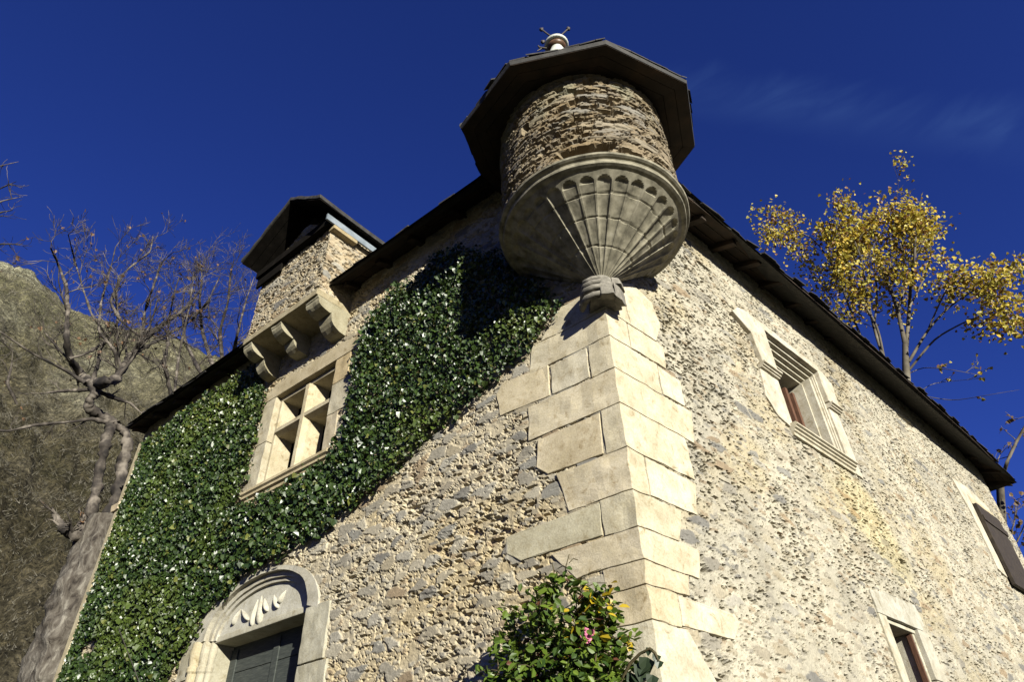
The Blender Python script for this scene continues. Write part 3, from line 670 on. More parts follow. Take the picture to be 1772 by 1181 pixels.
tym = bm_obj('tympanum', bm, M_stone, door, rough=.003, col=(.62, .61, .56))
def z7(x, y): return onL(300+x*280/1496, 960+y*280/1496, -.08)
for k, ((x0, y0), (x1, y1), wd) in enumerate((((615, 525), (560, 640), .034), ((640, 520), (690, 600), .030), ((775, 445), (735, 640), .036), ((815, 410), (800, 620), .060), ((845, 420), (868, 515), .032), ((935, 390), (965, 485), .032), ((1035, 345), (990, 440), .030))):
    a = z7(x0, y0); b_ = z7(x1, y1); bm = bmesh.new()
    bmesh.ops.create_icosphere(bm, subdivisions=3, radius=1)
    L_ = math.hypot(a[0]-b_[0], a[1]-b_[1]); ca, sa = (b_[0]-a[0])/L_, (b_[1]-a[1])/L_
    for v in bm.verts:
        q, p, e = v.co; lx = q*L_*.66; wx = p*wd*.8*(.75+.65*q); ox = max(e, -.2)*.042*(1+.6*q)
        v.co = LW((a[0]+b_[0])/2 + lx*ca - wx*sa, -.085+ox, (a[1]+b_[1])/2 + lx*sa + wx*ca)
    bm_obj('carved_leaf', bm, M_stone, tym, smooth=True, col=(.62, .61, .56))
bm = bmesh.new(); wbox(bm, LW, 3.60, 5.50, -.44, -.07, 3.700, 3.765); bm_obj('lintel', bm, M_stone, door, bevel=.012, sub=2, rough=.004, col=(.56, .54, .46))
for (a, b_, z0, z1) in ((3.30, 3.67, 3.18, 3.69), (3.24, 3.67, 2.55, 3.165), (3.30, 3.67, 1.8, 2.535), (3.26, 3.67, .9, 1.785), (3.3, 3.67, 0, .885)):
    slab(LW, [(a, z0), (b_, z0), (b_, z1), (a, z1)], .022, -.43, qr.choice([(.54, .52, .44), (.52, .51, .44)]), 'jamb', door)
for (a, b_, z0, z1) in ((5.62, 5.88, 3.36, 3.69), (5.64, 5.90, 2.6, 3.345), (5.64, 5.86, 1.4, 2.585), (5.64, 5.88, 0, 1.385)):
    slab(LW, [(a, z0), (b_, z0), (b_, z1), (a, z1)], .022, -.27, qr.choice([(.52, .50, .42), (.55, .50, .40)]), 'jamb', door)
for s_, r_, o_ in ((5.585, .055, 0.0), (5.50, .045, -.05), (5.435, .035, -.10)):
    bm = bmesh.new(); pc = LW(s_, o_, 0); lathe(bm, [(r_*1.0, 0), (r_, 3.40), (r_*1.25, 3.42), (r_*1.3, 3.46), (r_*1.05, 3.48), (r_*1.35, 3.60), (r_*1.2, 3.72)], c=pc[:2], n=16)
    bm_obj('jamb_shaft', bm, M_stone, door, rough=.004, col=(.58, .52, .38) if r_ > .05 else (.54, .51, .42))
bm = bmesh.new(); wbox(bm, LW, 5.40, 5.66, -.43, -.10, 0, 3.70); bm_obj('jamb', bm, M_stone, door, bevel=.01, sub=2, rough=.004, col=(.46, .44, .36))
leaf = None
for k in range(13):
    bm = bmesh.new(); z1 = 3.70-k*.285; wbox(bm, LW, 3.66, 5.42, -.345-(.004 if k % 2 else 0), -.315-(.004 if k % 2 else 0), max(z1-.280, 0), z1)
    lo = bm_obj('door_leaf' if leaf is None else 'board', bm, M_door, door if leaf is None else leaf, bevel=.005, rough=.002)
    leaf = leaf or lo
bm = bmesh.new(); wbox(bm, LW, 4.50, 4.60, -.315, -.300, 0, 3.66); wbox(bm, LW, 3.67, 3.80, -.315, -.300, 0, 3.66); wbox(bm, LW, 5.28, 5.40, -.315, -.300, 0, 3.66)
bm_obj('door_stile', bm, M_door, leaf, bevel=.004)

# ------------------------------------------------------------------ windows of the right wall
WS = (.66, .62, .54)
w1 = slab(RW, [(2.45, 6.78), (2.78, 6.62), (2.86, 6.21), (3.20, 6.21), (3.20, 6.88), (4.56, 6.88), (4.56, 6.40), (4.88, 6.40), (4.93, 6.84), (4.62, 6.99), (3.25, 7.0), (2.88, 7.0), (2.62, 6.93)], .055, -.10, WS, 'window', house, bevel=.010, sub=3, rough=.006)
tag(w1, 'small moulded window with hood and stepped sill, high on the sunny wall')
for (u0, u1, z0) in ((2.80, 3.198, 6.13), (4.562, 4.86, 6.31)):
    bm = bmesh.new(); sweep(bm, RW, [(-.05, z0+.07), (.095, z0+.07), (.095, z0+.045), (.07, z0+.04), (.07, z0+.018), (.05, z0+.012), (.045, z0), (-.05, z0)], u0, u1); bm_obj('label_stop', bm, M_stone, w1, rough=.002, col=WS)
slab(RW, [(2.72, 5.70), (2.90, 5.50), (3.20, 5.45), (3.20, 6.12), (2.80, 6.12)], .018, -.36, WS, 'jamb', w1)
slab(RW, [(4.56, 5.40), (4.84, 5.36), (4.82, 6.30), (4.56, 6.30)], .018, -.10, WS, 'jamb', w1)
a0, a1, zt = 3.20, 4.56, 6.88
for k in range(1, 5):
    i0 = .038*k; o1 = -.012-.055*(k-1); w_ = .040; bm = bmesh.new()
    wbox(bm, RW, a0+.001*k, a1-i0+w_, -.50, o1, zt-i0, zt-i0+w_-.004)
    bm_obj('moulding', bm, M_stone, w1, bevel=.004, rough=.002, col=(.64, .61, .53))
    j0 = (.035, .06, .12, .145)[k-1]; bm = bmesh.new()
    wbox(bm, RW, a1-j0, a1-j0+w_+.02, -.50, (-.012, -.03, -.05, -.16)[k-1], 5.5, zt-i0-.001)
    bm_obj('moulding', bm, M_stone, w1, bevel=.004, rough=.002, col=(.64, .61, .53))
bm = bmesh.new(); wbox(bm, RW, 3.12, 3.215, -.50, -.02, 5.5, 6.86); bm_obj('moulding', bm, M_stone, w1, bevel=.004, rough=.002, col=(.62, .59, .51))
bm = bmesh.new(); sweep(bm, RW, [(-.50, 5.50), (.09, 5.50), (.10, 5.485), (.10, 5.465), (.075, 5.455), (.075, 5.435), (.05, 5.425), (.05, 5.40), (.03, 5.39), (.03, 5.35), (-.50, 5.35)], 3.12, 4.60)
bm_obj('sill', bm, M_stone, w1, rough=.002, col=(.60, .56, .46))
bm = bmesh.new(); wbox(bm, RW, 3.2, 4.5, -.415, -.40, 5.45, 6.8); bm_obj('pane', bm, M_glass, w1)
for y_ in (3.34, 3.55, 3.76, 3.97, 4.18, 4.37):
    bm = bmesh.new(); wbox(bm, RW, y_-.03, y_+.03, -.36, -.29, 5.5, 6.62); bm_obj('wooden_bar', bm, M_red, w1, bevel=.006)
# shuttered window near the far corner
w2 = slab(RW, [(9.40, 6.88), (9.62, 6.2), (9.60, 5.3), (9.93, 5.22), (9.93, 6.70), (11.1, 6.70), (11.14, 6.80), (10.2, 6.93)], .02, -.2, WS, 'window', house)
tag(w2, 'far window of the sunny wall with a closed dark board shutter')
bm = bmesh.new(); wbox(bm, RW, 9.92, 11.12, .03, .09, 5.10, 6.52); wbox(bm, RW, 9.92, 11.12, .09, .11, 6.2, 6.3); bm_obj('shutter', bm, M_shut, w2, bevel=.006, sub=3, rough=.006)
slab(RW, [(11.13, 5.2), (11.3, 5.2), (11.28, 6.75), (11.13, 6.7)], .02, -.2, (.55, .50, .38), 'jamb', w2)
slab(RW, [(9.95, 6.54), (11.1, 6.54), (11.1, 6.70), (9.95, 6.70)], .025, -.1, (.62, .54, .40), 'lintel', w2)
# lower window
w3 = slab(RW, [(3.76, 3.56), (4.86, 3.56), (4.96, 3.64), (4.90, 3.84), (4.1, 3.83), (3.75, 3.78)], .02, -.40, (.56, .55, .50), 'window', house)
tag(w3, 'low window with plain pale stone surround and brown frame')
slab(RW, [(3.78, 2.0), (3.93, 2.0), (3.93, 3.555), (3.76, 3.555)], .02, -.40, (.58, .55, .46), 'jamb', w3)
for (z0, z1) in ((3.06, 3.555), (2.0, 3.05)): slab(RW, [(4.70, z0), (5.0, z0), (4.96, z1), (4.70, z1)], .02, -.40, (.57, .55, .49), 'jamb', w3)
bm = bmesh.new(); wbox(bm, RW, 3.90, 4.72, -.40, -.02, 3.515, 3.56); wbox(bm, RW, 4.66, 4.702, -.40, -.035, 2.0, 3.515); bm_obj('moulding', bm, M_stone, w3, bevel=.008, rough=.002, col=(.60, .58, .50))
bm = bmesh.new(); wbox(bm, RW, 4.635, 4.659, -.10, -.045, 2.0, 3.51); bm_obj('inner_frame', bm, M_red, w3, bevel=.004)
bm = bmesh.new(); wbox(bm, RW, 3.92, 4.70, -.33, -.315, 2.0, 3.55); bm_obj('pane', bm, M_glass, w3)
for y_ in (3.98, 4.30, 4.58):
    bm = bmesh.new(); wbox(bm, RW, y_-.04, y_+.04, -.315, -.25, 2.0, 3.5); bm_obj('wooden_bar', bm, M_red, w3, bevel=.006)
slab(RW, [(3.7, 1.85), (5.0, 1.85), (5.0, 2.0), (3.7, 2.0)], .05, -.4, WS, 'sill', w3)
# projecting stone on the far left arris
slab(LW, [(9.18, 6.42), (9.42, 6.42), (9.46, 6.55), (9.18, 6.55)], .06, -.2, (.66, .56, .42), 'corner_stone', house)
slab(LW, [(9.20, 2.0), (9.34, 2.0), (9.34, 7.7), (9.20, 7.7)], .03, -.2, (.58, .52, .38), 'corner_stone', house)

# ================================================================== IVY
def leaves(name, P, N, Tp, size, col, mat, parent=None, fold=.18, shape=None, rngs=1):
    """one folded leaf per point: normal N, tip direction Tp"""
    N = N/np.linalg.norm(N, axis=1)[:, None]; Tp = Tp - (Tp*N).sum(1)[:, None]*N; Tp /= np.linalg.norm(Tp, axis=1)[:, None]; B = np.cross(N, Tp)
    sh = np.array(shape or [(0, 0, 0), (-.52, .12, 1), (-.40, .62, 1), (0, 1, 0), (.40, .62, 1), (.52, .12, 1)])
    V = P[:, None] + size[:, None, None]*(B[:, None]*sh[None, :, 0, None] + Tp[:, None]*(sh[None, :, 1, None]-.4) + N[:, None]*(sh[None, :, 2, None]*fold))
    n = len(P); i = np.arange(n)[:, None]*6
    F = np.concatenate([i+np.array([[0, 3, 2, 1]]), i+np.array([[0, 5, 4, 3]])])
    return from_np(name, V.reshape(-1, 3), F, mat, parent, np.repeat(col, 6, 0))
IVY = [(9.24, 7.62), (5.60, 7.62), (5.44, 7.0), (5.40, 6.9), (5.40, 5.25), (4.9, 5.20), (3.70, 5.24), (3.50, 5.45), (3.38, 5.80), (3.36, 6.72), (3.28, 7.10), (2.9, 7.36), (2.4, 7.34), (2.05, 7.44), (1.75, 7.36), (1.2, 6.9), (.75, 6.3), (.42, 5.74), (.52, 5.60), (.90, 5.40), (1.6, 5.16), (2.35, 4.82), (3.17, 4.58), (3.8, 4.40), (4.25, 4.36), (5.0, 4.27), (5.45, 4.05), (5.75, 3.78), (5.93, 3.5), (5.93, 0), (9.24, 0)]
def inside(x, y, poly):
    r = np.zeros(x.shape, bool); n = len(poly)
    for i in range(n):
        x0, y0 = poly[i]; x1, y1 = poly[(i+1) % n]
        if y0 == y1: continue
        r ^= ((y0 > y) != (y1 > y)) & (x < (x1-x0)*(y-y0)/(y1-y0)+x0)
    return r
rng = np.random.default_rng(2)
n = 140000
s = rng.uniform(0.2, 9.24, n); z = rng.uniform(1.5, 7.9, n)
js = s + .24*(fbm(s*5, z*5, 12, 4)-.5) + rng.normal(0, .03, n); jz = z + .24*(fbm(s*5, z*5, 19, 4)-.5) + rng.normal(0, .03, n)
ok = inside(js, jz, IVY) & ~(((s-8.44)/.30)**2 + ((z-4.16)/.13)**2 < 1+.3*np.sin(s*40)) & (s < 9.12 + .04*np.sin(z*7))
s, z = s[ok], z[ok]; n = len(s)
dn = rng.random(n)
thick = (.05 + .13*fbm(s*2.2, z*2.2, 33, 3))*np.clip((9.3-s)/.6, .25, 1)
off = .015 + thick*dn
near = np.minimum(1, (s/1.2)); off *= .55+.45*near
size = np.clip(rng.lognormal(-3.27, .36, n), .018, .085)*np.where(s < 3, .85, 1.0)
P = LD[None]*s[:, None] + LN[None]*off[:, None] + UP*z[:, None]
N = LN[None]*.6 - LD[None]*.25 + rng.normal(0, .62, (n, 3)) + UP*.15; bad = (N@LN) < .1; N[bad] += LN*.6
Tp = np.tile(np.array([0, 0, -1.0]), (n, 1)) + rng.normal(0, .45, (n, 3))
g = rng.random(n); c0 = np.array((.010, .022, .005)); c1 = np.array((.034, .060, .010)); c2 = np.array((.09, .10, .02))
col = c0 + (c1-c0)*g[:, None]; pz = sst(.48, .70, fbm(s*1.4, z*1.4, 61, 3)); col = col*(1-.5*pz[:, None]) + .5*pz[:, None]*np.array((.065, .088, .014)); col *= rng.uniform(.7, 1.25, (n, 1)); yl = rng.random(n) < .05 + .10*(z > 7.1)*(s > 1.9); col[yl] = c2*rng.uniform(.6, 1.2, (yl.sum(), 1))
ivy = empty('ivy', LW(5, .05, 0)); tag(ivy, 'glossy dark green ivy climbing the shaded wall around the cross window', 'climbing plant')
def keepw(o, p): o.parent = p; o.matrix_parent_inverse = Matrix.Translation(-Vector(p.location)); return o
keepw(leaves('foliage', P, N, Tp, size, col, M_ivy), ivy)
lst = []
for k in range(70):
    s0 = rng.uniform(2.2, 9.1); pts = []; zz0 = 0; a = s0
    if 3.3 < s0 < 5.9: continue
    while True:
        a2 = a + .02*math.sin(zz0*5+k)
        if not inside(np.array([a2]), np.array([zz0]), IVY)[0]:
            if zz0 > 4.2 or zz0 == 0: break
            zz0 += .3; continue
        pts.append(LW(a2, .02, zz0)); zz0 += .22; a += rng.normal(0, .03)
        if zz0 > 7: break
    if len(pts) > 3: lst.append((np.array(pts), np.linspace(.012, .004, len(pts)), 5))
keepw(tubes('stems', lst, M_twig), ivy)
cb = [np.array(onL(207, 1090, .24)), np.array(onL(222, 1135, .26)), np.array(onL(238, 1185, .28))]
pp = [np.array(LW(a, .25, zq)) for a, zq in cb]; pp.append(np.array(LW(7.0, .35, 0)))
o = tubes('pole', [(pp, [.005]*4, 6)], M_iron); tag(o, 'thin dark pole leaning against the ivy left of the doorway', 'pole')

# ================================================================== ROSE
rose = empty('rose_bush', LW(.9, .45, 0)); tag(rose, 'leafy climbing rose with one pink bloom at the foot of the corner', 'rose')
rng = np.random.default_rng(21); stems = []; lp = []
def onLW(x, y, o): a, zq = onL(x, y, o); return np.array(LW(a, o, zq))
tips = [(960, 1010), (930, 1040), (895, 1065), (1000, 1020), (1040, 1030), (1055, 1050), (900, 1110), (870, 1140), (1000, 1060), (1045, 1090), (1070, 1110), (950, 1080), (980, 1110), (920, 1150), (1060, 1150), (990, 1150), (885, 1175), (1030, 1165), (940, 1025), (1020, 1045)]
for (x, y) in tips:
    o1 = rng.uniform(.18, .52); tip = onLW(x, y, o1); b0 = np.array(LW(.95+rng.normal(0, .18), .42+rng.normal(0, .06), 0)); k = 12
    cv = [b0*(1-u)+tip*u + LN*.10*math.sin(u*3.1) + np.array([rng.normal(0, .012), rng.normal(0, .012), 0]) for u in np.linspace(0, 1, k)]
    stems.append((np.array(cv), np.linspace(.014, .004, k), 5))
    for u in np.linspace(.62, 1.0, 14):
        q = b0*(1-u)+tip*u+LN*.10*math.sin(u*3.1)
        for _ in range(3):
            d = rng.normal(0, 1, 3); d /= np.linalg.norm(d); d[2] = abs(d[2])*.5
            e = q + d*rng.uniform(.05, .17); stems.append((np.array([q, (q+e)/2+UP*.012, e]), [.004, .003, .002], 4))
            for f in (.3, .45, .62, .8, 1.0, 1.0, 1.0): lp.append(q+(e-q)*f + rng.normal(0, .022, 3))
lp = np.array(lp); n = len(lp); offl = lp@LN
lp = lp[offl > .04]; n = len(lp)
N = rng.normal(0, .6, (n, 3)) + np.array([.35, -.35, .7]); Tp = rng.normal(0, 1, (n, 3)) + np.array([0, 0, -.3])
g = rng.random((n, 1)); col = np.array((.022, .050, .006))*(1-g) + np.array((.11, .16, .018))*g
yl = (rng.random(n) < .015) | ((np.abs(lp[:, 2]-2.80) < .16) & ((lp@LD) < .30) & (rng.random(n) < .22)); col[yl] = (.36, .26, .015)
rd = rng.random(n) < .05; col[rd] = (.09, .035, .02)
shp = [(0, 0, 0), (-.34, .30, 1), (-.28, .68, 1), (0, 1, 0), (.28, .68, 1), (.34, .30, 1)]
keepw(leaves('foliage', lp, N, Tp, rng.uniform(.040, .075, n), col, M_rose, None, .12, shp), rose)
# thin reddish shoots at the top
for (x, y, x1, y1) in ((975, 1010, 985, 960), (1000, 1010, 1040, 985), (940, 1030, 905, 1010), (1010, 1020, 1050, 1010), (960, 1000, 955, 975), (985, 975, 1000, 970), (985, 985, 965, 985)):
    a = onLW(x, y, .22); b_ = onLW(x1, y1, .15); stems.append((np.array([a, (a+b_)/2+UP*.02, b_]), [.004, .004, .003], 4))
# arching shoot in front of the arris
sh = [onLW(x, y, .3) for x, y in ((1060, 1250), (1075, 1180), (1090, 1150), (1108, 1132), (1125, 1124), (1134, 1132), (1140, 1146))]
stems.append((np.array(sh), [.012, .011, .010, .009, .010, .009, .006], 6))
keepw(tubes('stems', stems, M_stem), rose)
q = np.array([onLW(x, y, .3) for x, y in ((1110, 1165), (1118, 1150), (1098, 1180), (1136, 1140), (1124, 1128), (1140, 1150), (1128, 1178), (1105, 1178), (1114, 1158))]); n = len(q)
keepw(leaves('foliage', q, np.tile(np.array([.5, -.8, .3]), (n, 1))+rng.normal(0, .3, (n, 3)), np.tile(np.array([-.35, -.1, -.9]), (n, 1)), np.array([.10, .09, .10, .05, .05, .05, .07, .10, .09]), np.tile(np.array([.022, .035, .016]), (n, 1)), M_rose, None, .15), rose)
fc = onLW(1018, 1101, .50); pv = []; pn = []; pt = []; ps = []
vdir = CAM-fc; vdir /= np.linalg.norm(vdir)
for ring, (cnt, rd_, tilt) in enumerate(((5, .022, .5), (5, .014, .95), (4, .006, 1.6))):
    e1_ = np.cross(vdir, UP); e1_ /= np.linalg.norm(e1_); e2_ = np.cross(vdir, e1_)
    for k in range(cnt):
        a = 2*math.pi*(k+ring*.4)/cnt; d = e1_*math.cos(a)+e2_*math.sin(a)
        pv.append(fc+d*rd_+vdir*ring*.006); pn.append(vdir-d*tilt*.5); pt.append(d+vdir*tilt*.4); ps.append(.045-ring*.008)
pc = np.tile(np.array((.55, .16, .27)), (len(pv), 1))*rng.uniform(.85, 1.1, (len(pv), 1))
keepw(leaves('flower', np.array(pv), np.array(pn), np.array(pt), np.array(ps), pc, M_petal, None, -.15), rose)

# ================================================================== TREES
def grow(out, p, d, L, r, depth, rng, up=.25, wig=.25, kids=(3, 5), tips=None, spread=.8, minr=.004, shrink=.62):
    nseg = max(3, int(L/.28) if depth > 1 else 4); pts = [p.copy()]; q = p.copy(); dd = d/np.linalg.norm(d)
    for i in range(nseg):
        dd = dd + rng.normal(0, wig, 3)*(.6) + UP*up*.25; dd /= np.linalg.norm(dd); q = q+dd*(L/nseg); pts.append(q.copy())
    rads = np.linspace(r, max(r*.45, minr), len(pts)); out.append((np.array(pts), rads, 5 if r > .03 else 4 if r > .012 else 3))
    if depth <= 0:
        if tips is not None: tips.extend(pts[1:])
        return
    if tips is not None and depth == 1: tips.append(pts[-1])
    k = rng.integers(kids[0], kids[1]+1)
    for j in range(k):
        f = rng.uniform(.3, 1.0) if j else 1.0; i = min(int(f*nseg), nseg); a = pts[i]; base = pts[min(i, nseg-1)+1]-pts[min(i, nseg-1)]; base /= np.linalg.norm(base)
        nd = base + rng.normal(0, spread, 3); nd /= np.linalg.norm(nd)
        grow(out, a, nd, L*rng.uniform(shrink-.14, shrink+.16), max(rads[i]*.62, minr), depth-1, rng, up, wig, kids, tips, spread, minr, shrink)
def limb(px, d0, rng, r0, r1, jit=.5, npt=4):
    ctrl = np.array([far(x, y, d0+(rng.normal(0, jit) if 0 < i < len(px) else 0)) for i, (x, y) in enumerate(px)])
    n = (len(px)-1)*npt+1; u = np.linspace(0, len(px)-1, n); P = np.stack([np.interp(u, np.arange(len(px)), ctrl[:, k]) for k in range(3)], 1)
    for _ in range(2): P[1:-1] = (P[:-2]+2*P[1:-1]+P[2:])/4
    return P, np.linspace(r0, r1, n)

# old pollard beyond the left end of the house
T1 = empty('bare_tree', tuple(far(70, 1181, 13.6)*np.array([1, 1, 0]))); tag(T1, 'old knobbly pollard with thick pale trunk, nearly leafless, beside the ivy wall', 'tree')
rng = np.random.default_rng(7); D_ = 13.6
base = far(50, 1260, D_); ground_pt = base.copy(); ground_pt[2] = -.1; ground_pt[:2] += (base-CAM)[:2]*-.0
path = [(70, 1500), (100, 1300), (124, 1181), (150, 1080), (166, 1000), (172, 940), (180, 895)]
P, _ = limb(path, D_, rng, 1, 1, .05, 14)
low = np.array([P[0]*np.array([1, 1, 0])+np.array([-.2, .1, -.2])]); P = np.concatenate([low, P]); rads = np.interp(np.linspace(0, 1, len(P)), [0, .15, .5, .8, 1], [.85, .74, .62, .40, .24])
V, F = tube_np(P, rads, 40)
cen = np.repeat(P, 40, 0); dv = V-cen; ll = np.linalg.norm(dv, axis=1)
ang = np.tile(np.arange(40)*2*math.pi/40, len(P)); hh = V[:, 2]
bump_ = 1 + .35*(fbm(ang*2.2+5, hh*1.6, 3, 3)-.5) + .40*(fbm(ang*5, hh*4.5, 8, 4)-.5)
V = cen + dv*bump_[:, None]
keepw(from_np('trunk', V, F, M_bark, smooth=True), T1)
out = []; tips1 = []
def L1(px, r0, r1, jit=.35, twig=1, depth=2, ln=1.3, up=.5, every=3, start=.25):
    px = [(x, y if y > 660 else 660+(y-660)*.86) for x, y in px]
    P, r = limb(px, D_, rng, r0*.85, r1*.8, jit, 8); every *= 2; out.append((P, r*(1+.16*rng.normal(0, 1, len(r)).clip(-1, 1)), 10))
    if twig:
        for i in range(int(len(P)*start), len(P), every):
            d = P[min(i+1, len(P)-1)]-P[max(i-1, 0)]; d /= np.linalg.norm(d)+1e-9
            d = d*.6 + rng.normal(0, .6, 3) + UP*up; d /= np.linalg.norm(d)
            grow(out, P[i], d, .82*ln*rng.uniform(.6, 1.2), max(r[i]*.45, .010), depth, rng, .35, .30, (4, 6), tips1, .55, .004)
L1([(165, 930), (158, 880), (170, 830), (180, 780), (188, 745), (196, 735)], .125, .095, .1, 0)
L1([(175, 920), (205, 860), (212, 800), (222, 770), (214, 745), (200, 737)], .17, .07, .1, 0)
L1([(160, 925), (128, 928), (108, 915), (97, 895), (90, 878)], .15, .03, .1, 1, 1, .35, .4, 4, .3)
L1([(170, 935), (150, 935), (140, 915), (146, 895)], .15, .06, .1, 1, 1, .3, .4, 4, .3)
L1([(200, 737), (178, 722), (152, 705), (158, 690), (166, 680), (158, 662)], .11, .10, .1, 0)
L1([(158, 664), (140, 648), (120, 615), (115, 575), (117, 520), (115, 470), (103, 430), (88, 392)], .085, .022, .3, 1, 2, 1.0)
L1([(165, 664), (185, 662), (202, 655), (212, 635), (230, 605), (246, 575), (288, 542), (320, 515), (345, 480)], .13, .03, .3, 1, 3, 1.0, .6, 3)
L1([(158, 664), (170, 625), (173, 598), (190, 570), (205, 540), (200, 490), (205, 450)], .05, .02, .4, 1, 2, 1.1)
L1([(195, 733), (160, 726), (130, 730), (60, 736), (10, 748), (-40, 735)], .055, .02, .3, 1, 1, .5, .1, 5)
L1([(148, 664), (120, 642), (82, 620), (50, 600), (0, 560), (-40, 540)], .040, .012, .3, 1, 1, .7, .2, 4)
L1([(158, 675), (130, 676), (100, 678), (70, 682)], .045, .015, .2, 1, 1, .5, .2, 4)
L1([(165, 676), (195, 688), (225, 698), (250, 720)], .06, .03, .2, 1, 1, .5, .3, 4)
L1([(120, 615), (150, 605), (190, 575), (160, 530), (145, 480), (130, 420), (118, 365)], .04, .014, .4, 1, 2, .9)
L1([(202, 655), (200, 600), (170, 560), (175, 500), (190, 440), (200, 390)], .04, .014, .4, 1, 2, .9)
L1([(246, 575), (210, 540), (190, 500), (215, 440), (260, 400), (265, 370)], .045, .014, .4, 1, 2, .9)
L1([(246, 575), (250, 520), (265, 470), (280, 420), (300, 400)], .04, .012, .4, 1, 2, .9)
L1([(230, 605), (270, 580), (330, 540), (360, 500), (380, 450)], .05, .014, .4, 1, 2, 1.0)
L1([(320, 760), (298, 690), (283, 620), (290, 590), (292, 540), (300, 490), (310, 450)], .07, .014, .4, 1, 2, 1.0)
L1([(310, 740), (302, 680), (308, 620), (318, 560), (330, 500), (335, 440)], .045, .012, .4, 1, 2, 1.0)
L1([(30, 700), (12, 665), (20, 630), (22, 600)], .03, .012, .3, 1, 1, .6)
keepw(tubes('crown', out, M_twig, gnarl=.9), T1)
tp = np.array(tips1); sel = rng.random(len(tp)) < .02; q = tp[sel]; n = len(q)
keepw(leaves('last_leaves', q, rng.normal(0, 1, (n, 3)), rng.normal(0, .5, (n, 3))-UP, rng.uniform(.05, .09, n), np.tile(np.array((.17, .10, .055)), (n, 1)), M_pop, None), T1)

# second bare tree behind the dormer
T2 = empty('bare_tree', tuple(far(400, 700, 19)*np.array([1, 1, 0]))); tag(T2, 'slender bare tree with fine grey twigs rising behind the dormer', 'tree')
rng = np.random.default_rng(17); D_ = 19.0; out = []; tips1 = []
b0 = far(400, 900, 19); trunk = np.array([[b0[0], b0[1], -.1], [b0[0]+.1, b0[1], 3], [b0[0], b0[1]+.1, 6.5], far(395, 700, 19)])
keepw(tubes('trunk', [(trunk, [.28, .24, .20, .13], 12)], M_bark), T2)
for px in ([(395, 700), (385, 620), (380, 560), (395, 500), (398, 450), (405, 415)], [(395, 700), (400, 620), (412, 560), (425, 500), (440, 450)], [(395, 700), (365, 620), (350, 560), (345, 500), (350, 450), (345, 410)], [(395, 700), (410, 620), (440, 540), (450, 480)], [(395, 700), (345, 640), (320, 580), (315, 520), (320, 470)]):
    L1(px, .09, .014, .8, 1, 2, 1.3, .7, 2, .3)
keepw(tubes('crown', out, M_twig), T2)

# bare branches coming in from the left edge
T3 = empty('bare_tree', tuple(far(-260, 800, 12)*np.array([1, 1, 0]))); tag(T3, 'bare tree mostly beyond the left edge, only twig ends showing against the sky', 'tree')
rng = np.random.default_rng(27); D_ = 12.0; out = []; tips1 = []
b0 = far(-260, 800, 12); trunk = np.array([[b0[0], b0[1], -.1], [b0[0], b0[1]+.1, 3], far(-260, 800, 12), far(-240, 560, 12)])
keepw(tubes('trunk', [(trunk, [.26, .22, .18, .12], 12)], M_bark), T3)
for px in ([(-240, 560), (-160, 420), (-80, 330), (0, 272), (28, 258)], [(-240, 560), (-140, 430), (-70, 350), (0, 298), (40, 288)], [(-240, 560), (-120, 450), (-40, 350), (0, 320), (22, 316)], [(-240, 560), (-120, 460), (-40, 390), (0, 384), (40, 384)], [(-240, 560), (-200, 400), (-100, 280), (-20, 232), (32, 218)]):
    L1(px, .06, .005, .2, 1, 1, .45, .1, 3, .5)
keepw(tubes('crown', out, M_twig), T3)

# yellow poplar behind the roof
T4 = empty('poplar_tree', tuple(far(1560, 640, 24)*np.array([1, 1, 0]))); tag(T4, 'tall poplar with golden autumn leaves rising behind the roof', 'tree')
rng = np.random.default_rng(33); D_ = 24.0; out = []; tips1 = []
b0 = far(1562, 700, 24); trunk = np.array([[b0[0], b0[1], -.1], [b0[0]+.1, b0[1], 5], [b0[0], b0[1]+.1, 10], far(1570, 690, 24), far(1568, 640, 24), far(1566, 596, 24)])
keepw(tubes('trunk', [(trunk, [.38, .32, .26, .15, .125, .09], 14)], M_pbark), T4)
TW = []
def L4(px, r0, r1, every=2, ln=1.25, depth=1, start=.35, jit=.7, kids=(2, 4)):
    px = [(1560+(x-1560)*(.90 if x < 1560 else .98)+8, 640+(y-640)*(.90 if y < 640 else 1)) for x, y in px]
    P, r = limb(px, D_, rng, r0*.62, r1*.7, jit); out.append((P, r, 8))
    for i in range(int(len(P)*start), len(P), every):
        d = P[min(i+1, len(P)-1)]-P[max(i-1, 0)]; d /= np.linalg.norm(d)+1e-9
        d = d*.4 + rng.normal(0, .7, 3) + UP*.25; d /= np.linalg.norm(d)
        grow(out, P[i], d, ln*rng.uniform(.5, 1.1), max(r[i]*.4, .012), depth, rng, .08, .22, kids, TW, .65, .007)
L4([(1558, 592), (1545, 530), (1532, 490), (1515, 450), (1505, 410), (1498, 375), (1490, 345)], .13, .02)
L4([(1560, 600), (1566, 520), (1568, 470), (1575, 420), (1578, 380), (1565, 350), (1540, 322)], .12, .02)
L4([(1545, 530), (1560, 470), (1555, 420), (1545, 385), (1535, 345)], .07, .02)
L4([(1566, 520), (1590, 470), (1605, 420), (1600, 385), (1592, 355)], .06, .018, 2, 1.0)
L4([(1565, 625), (1600, 560), (1640, 515), (1690, 480), (1740, 455)], .09, .016, 2, 1.1, 1, .5)
L4([(1566, 640), (1610, 580), (1660, 550), (1705, 530), (1725, 515)], .07, .014, 2, 1.1, 1, .5)
L4([(1600, 560), (1620, 510), (1640, 470), (1650, 450)], .05, .014, 3, .8, 1, .5)
L4([(1558, 720), (1520, 630), (1498, 560), (1482, 490), (1478, 440), (1462, 395), (1448, 355)], .11, .018)
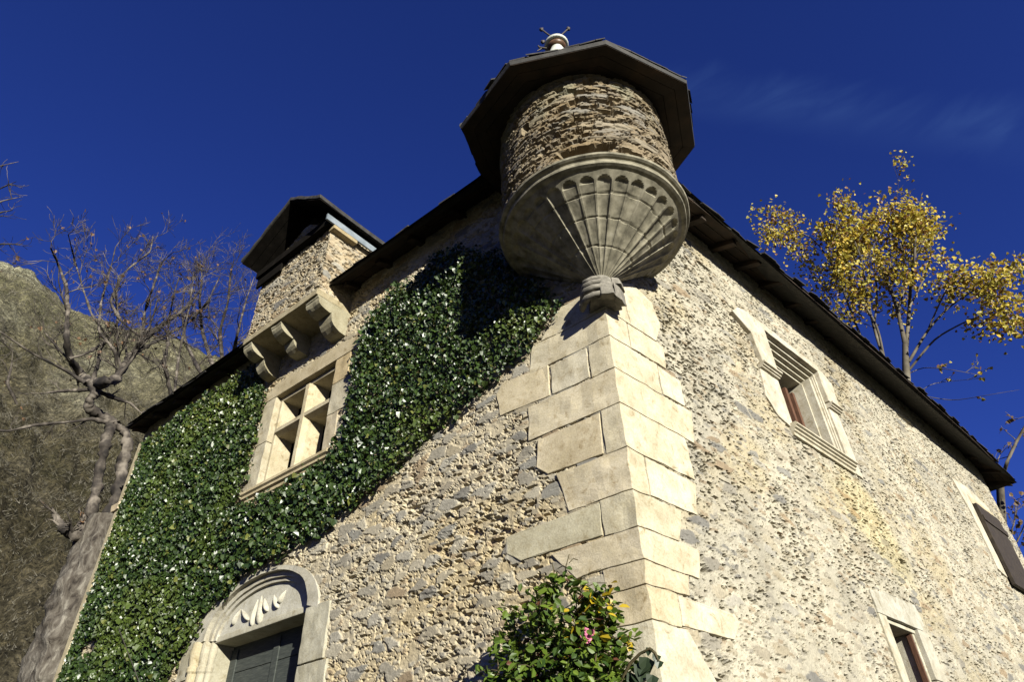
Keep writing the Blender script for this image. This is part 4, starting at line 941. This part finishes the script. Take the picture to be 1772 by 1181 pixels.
L4([(1555, 740), (1490, 620), (1462, 550), (1440, 490), (1420, 440), (1385, 390), (1345, 370), (1325, 365)], .10, .016)
L4([(1520, 630), (1505, 555), (1470, 500), (1445, 450), (1420, 410), (1400, 375)], .08, .016)
L4([(1462, 550), (1425, 510), (1400, 480), (1385, 440)], .05, .014, 2, 1.0)
L4([(1498, 560), (1505, 500), (1500, 450), (1482, 400), (1460, 360)], .07, .016)
TW_keep = TW; TW = []
L4([(1558, 650), (1590, 635), (1640, 640), (1690, 650)], .03, .008, 4, .5, 1, .5)
L4([(1562, 680), (1640, 695), (1700, 685), (1760, 675)], .025, .006, 6, .4, 0, .6)
L4([(1562, 700), (1600, 665), (1640, 660), (1700, 655)], .025, .007, 4, .5, 1, .5)
keepw(tubes('branches', out, M_pbark), T4)
few = np.array(TW); few = few[rng.random(len(few)) < .5]; TW = TW_keep
tp = np.array(TW)
q = np.concatenate([tp+rng.normal(0, .26, tp.shape) for _ in range(30)])
keepn = rng.random(len(q)) < np.clip(-.22+1.05*(fbm(q[:, 0]*1.3, q[:, 2]*1.3, 77, 2)), 0, 1)
q = np.concatenate([q[keepn], few]); n = len(q)
print('poplar leaves', n)
g = rng.random((n, 1)); lum = (.55+.7*rng.random((n, 1)))
col = (np.array((.46, .31, .030))*(1-g) + np.array((.38, .35, .06))*g)*lum; br = rng.random(n) < .15; col[br] = np.array((.18, .09, .025))
keepw(leaves('foliage', q, rng.normal(0, 1, (n, 3)), rng.normal(0, .8, (n, 3))-UP*.6, rng.uniform(.085, .155, n), np.clip(col, 0, .75), M_pop), T4)

# thin tree behind the far end of the sunny wall
T5 = empty('sapling_tree', tuple(far(1745, 900, 27)*np.array([1, 1, 0]))); tag(T5, 'thin half bare tree with a few rusty leaves past the far right corner', 'tree')
rng = np.random.default_rng(41); D_ = 27.0; out = []; TW = []
b0 = far(1750, 1000, 27); trunk = np.array([[b0[0], b0[1], -.1], [b0[0], b0[1], 3], far(1740, 1000, 27), far(1730, 830, 27)])
keepw(tubes('trunk', [(trunk, [.22, .18, .15, .12], 10)], M_pbark), T5)
L4([(1730, 830), (1738, 800), (1755, 765), (1772, 735), (1790, 700)], .10, .05, 3, .9, 1, .3)
L4([(1730, 830), (1720, 800), (1730, 780), (1735, 770)], .03, .01, 3, .5)
L4([(1740, 940), (1750, 910), (1755, 880), (1750, 862)], .05, .012, 2, .9, 1, .1)
L4([(1745, 960), (1765, 920), (1775, 890)], .05, .012, 2, .9, 1, .1)
keepw(tubes('branches', out, M_pbark), T5)
tp = np.array(TW); q = tp[rng.random(len(tp)) < .45]; n = len(q)
keepw(leaves('foliage', q, rng.normal(0, 1, (n, 3)), rng.normal(0, .8, (n, 3))-UP*.6, rng.uniform(.09, .16, n), np.tile(np.array((.16, .105, .05)), (n, 1)), M_pop), T5)
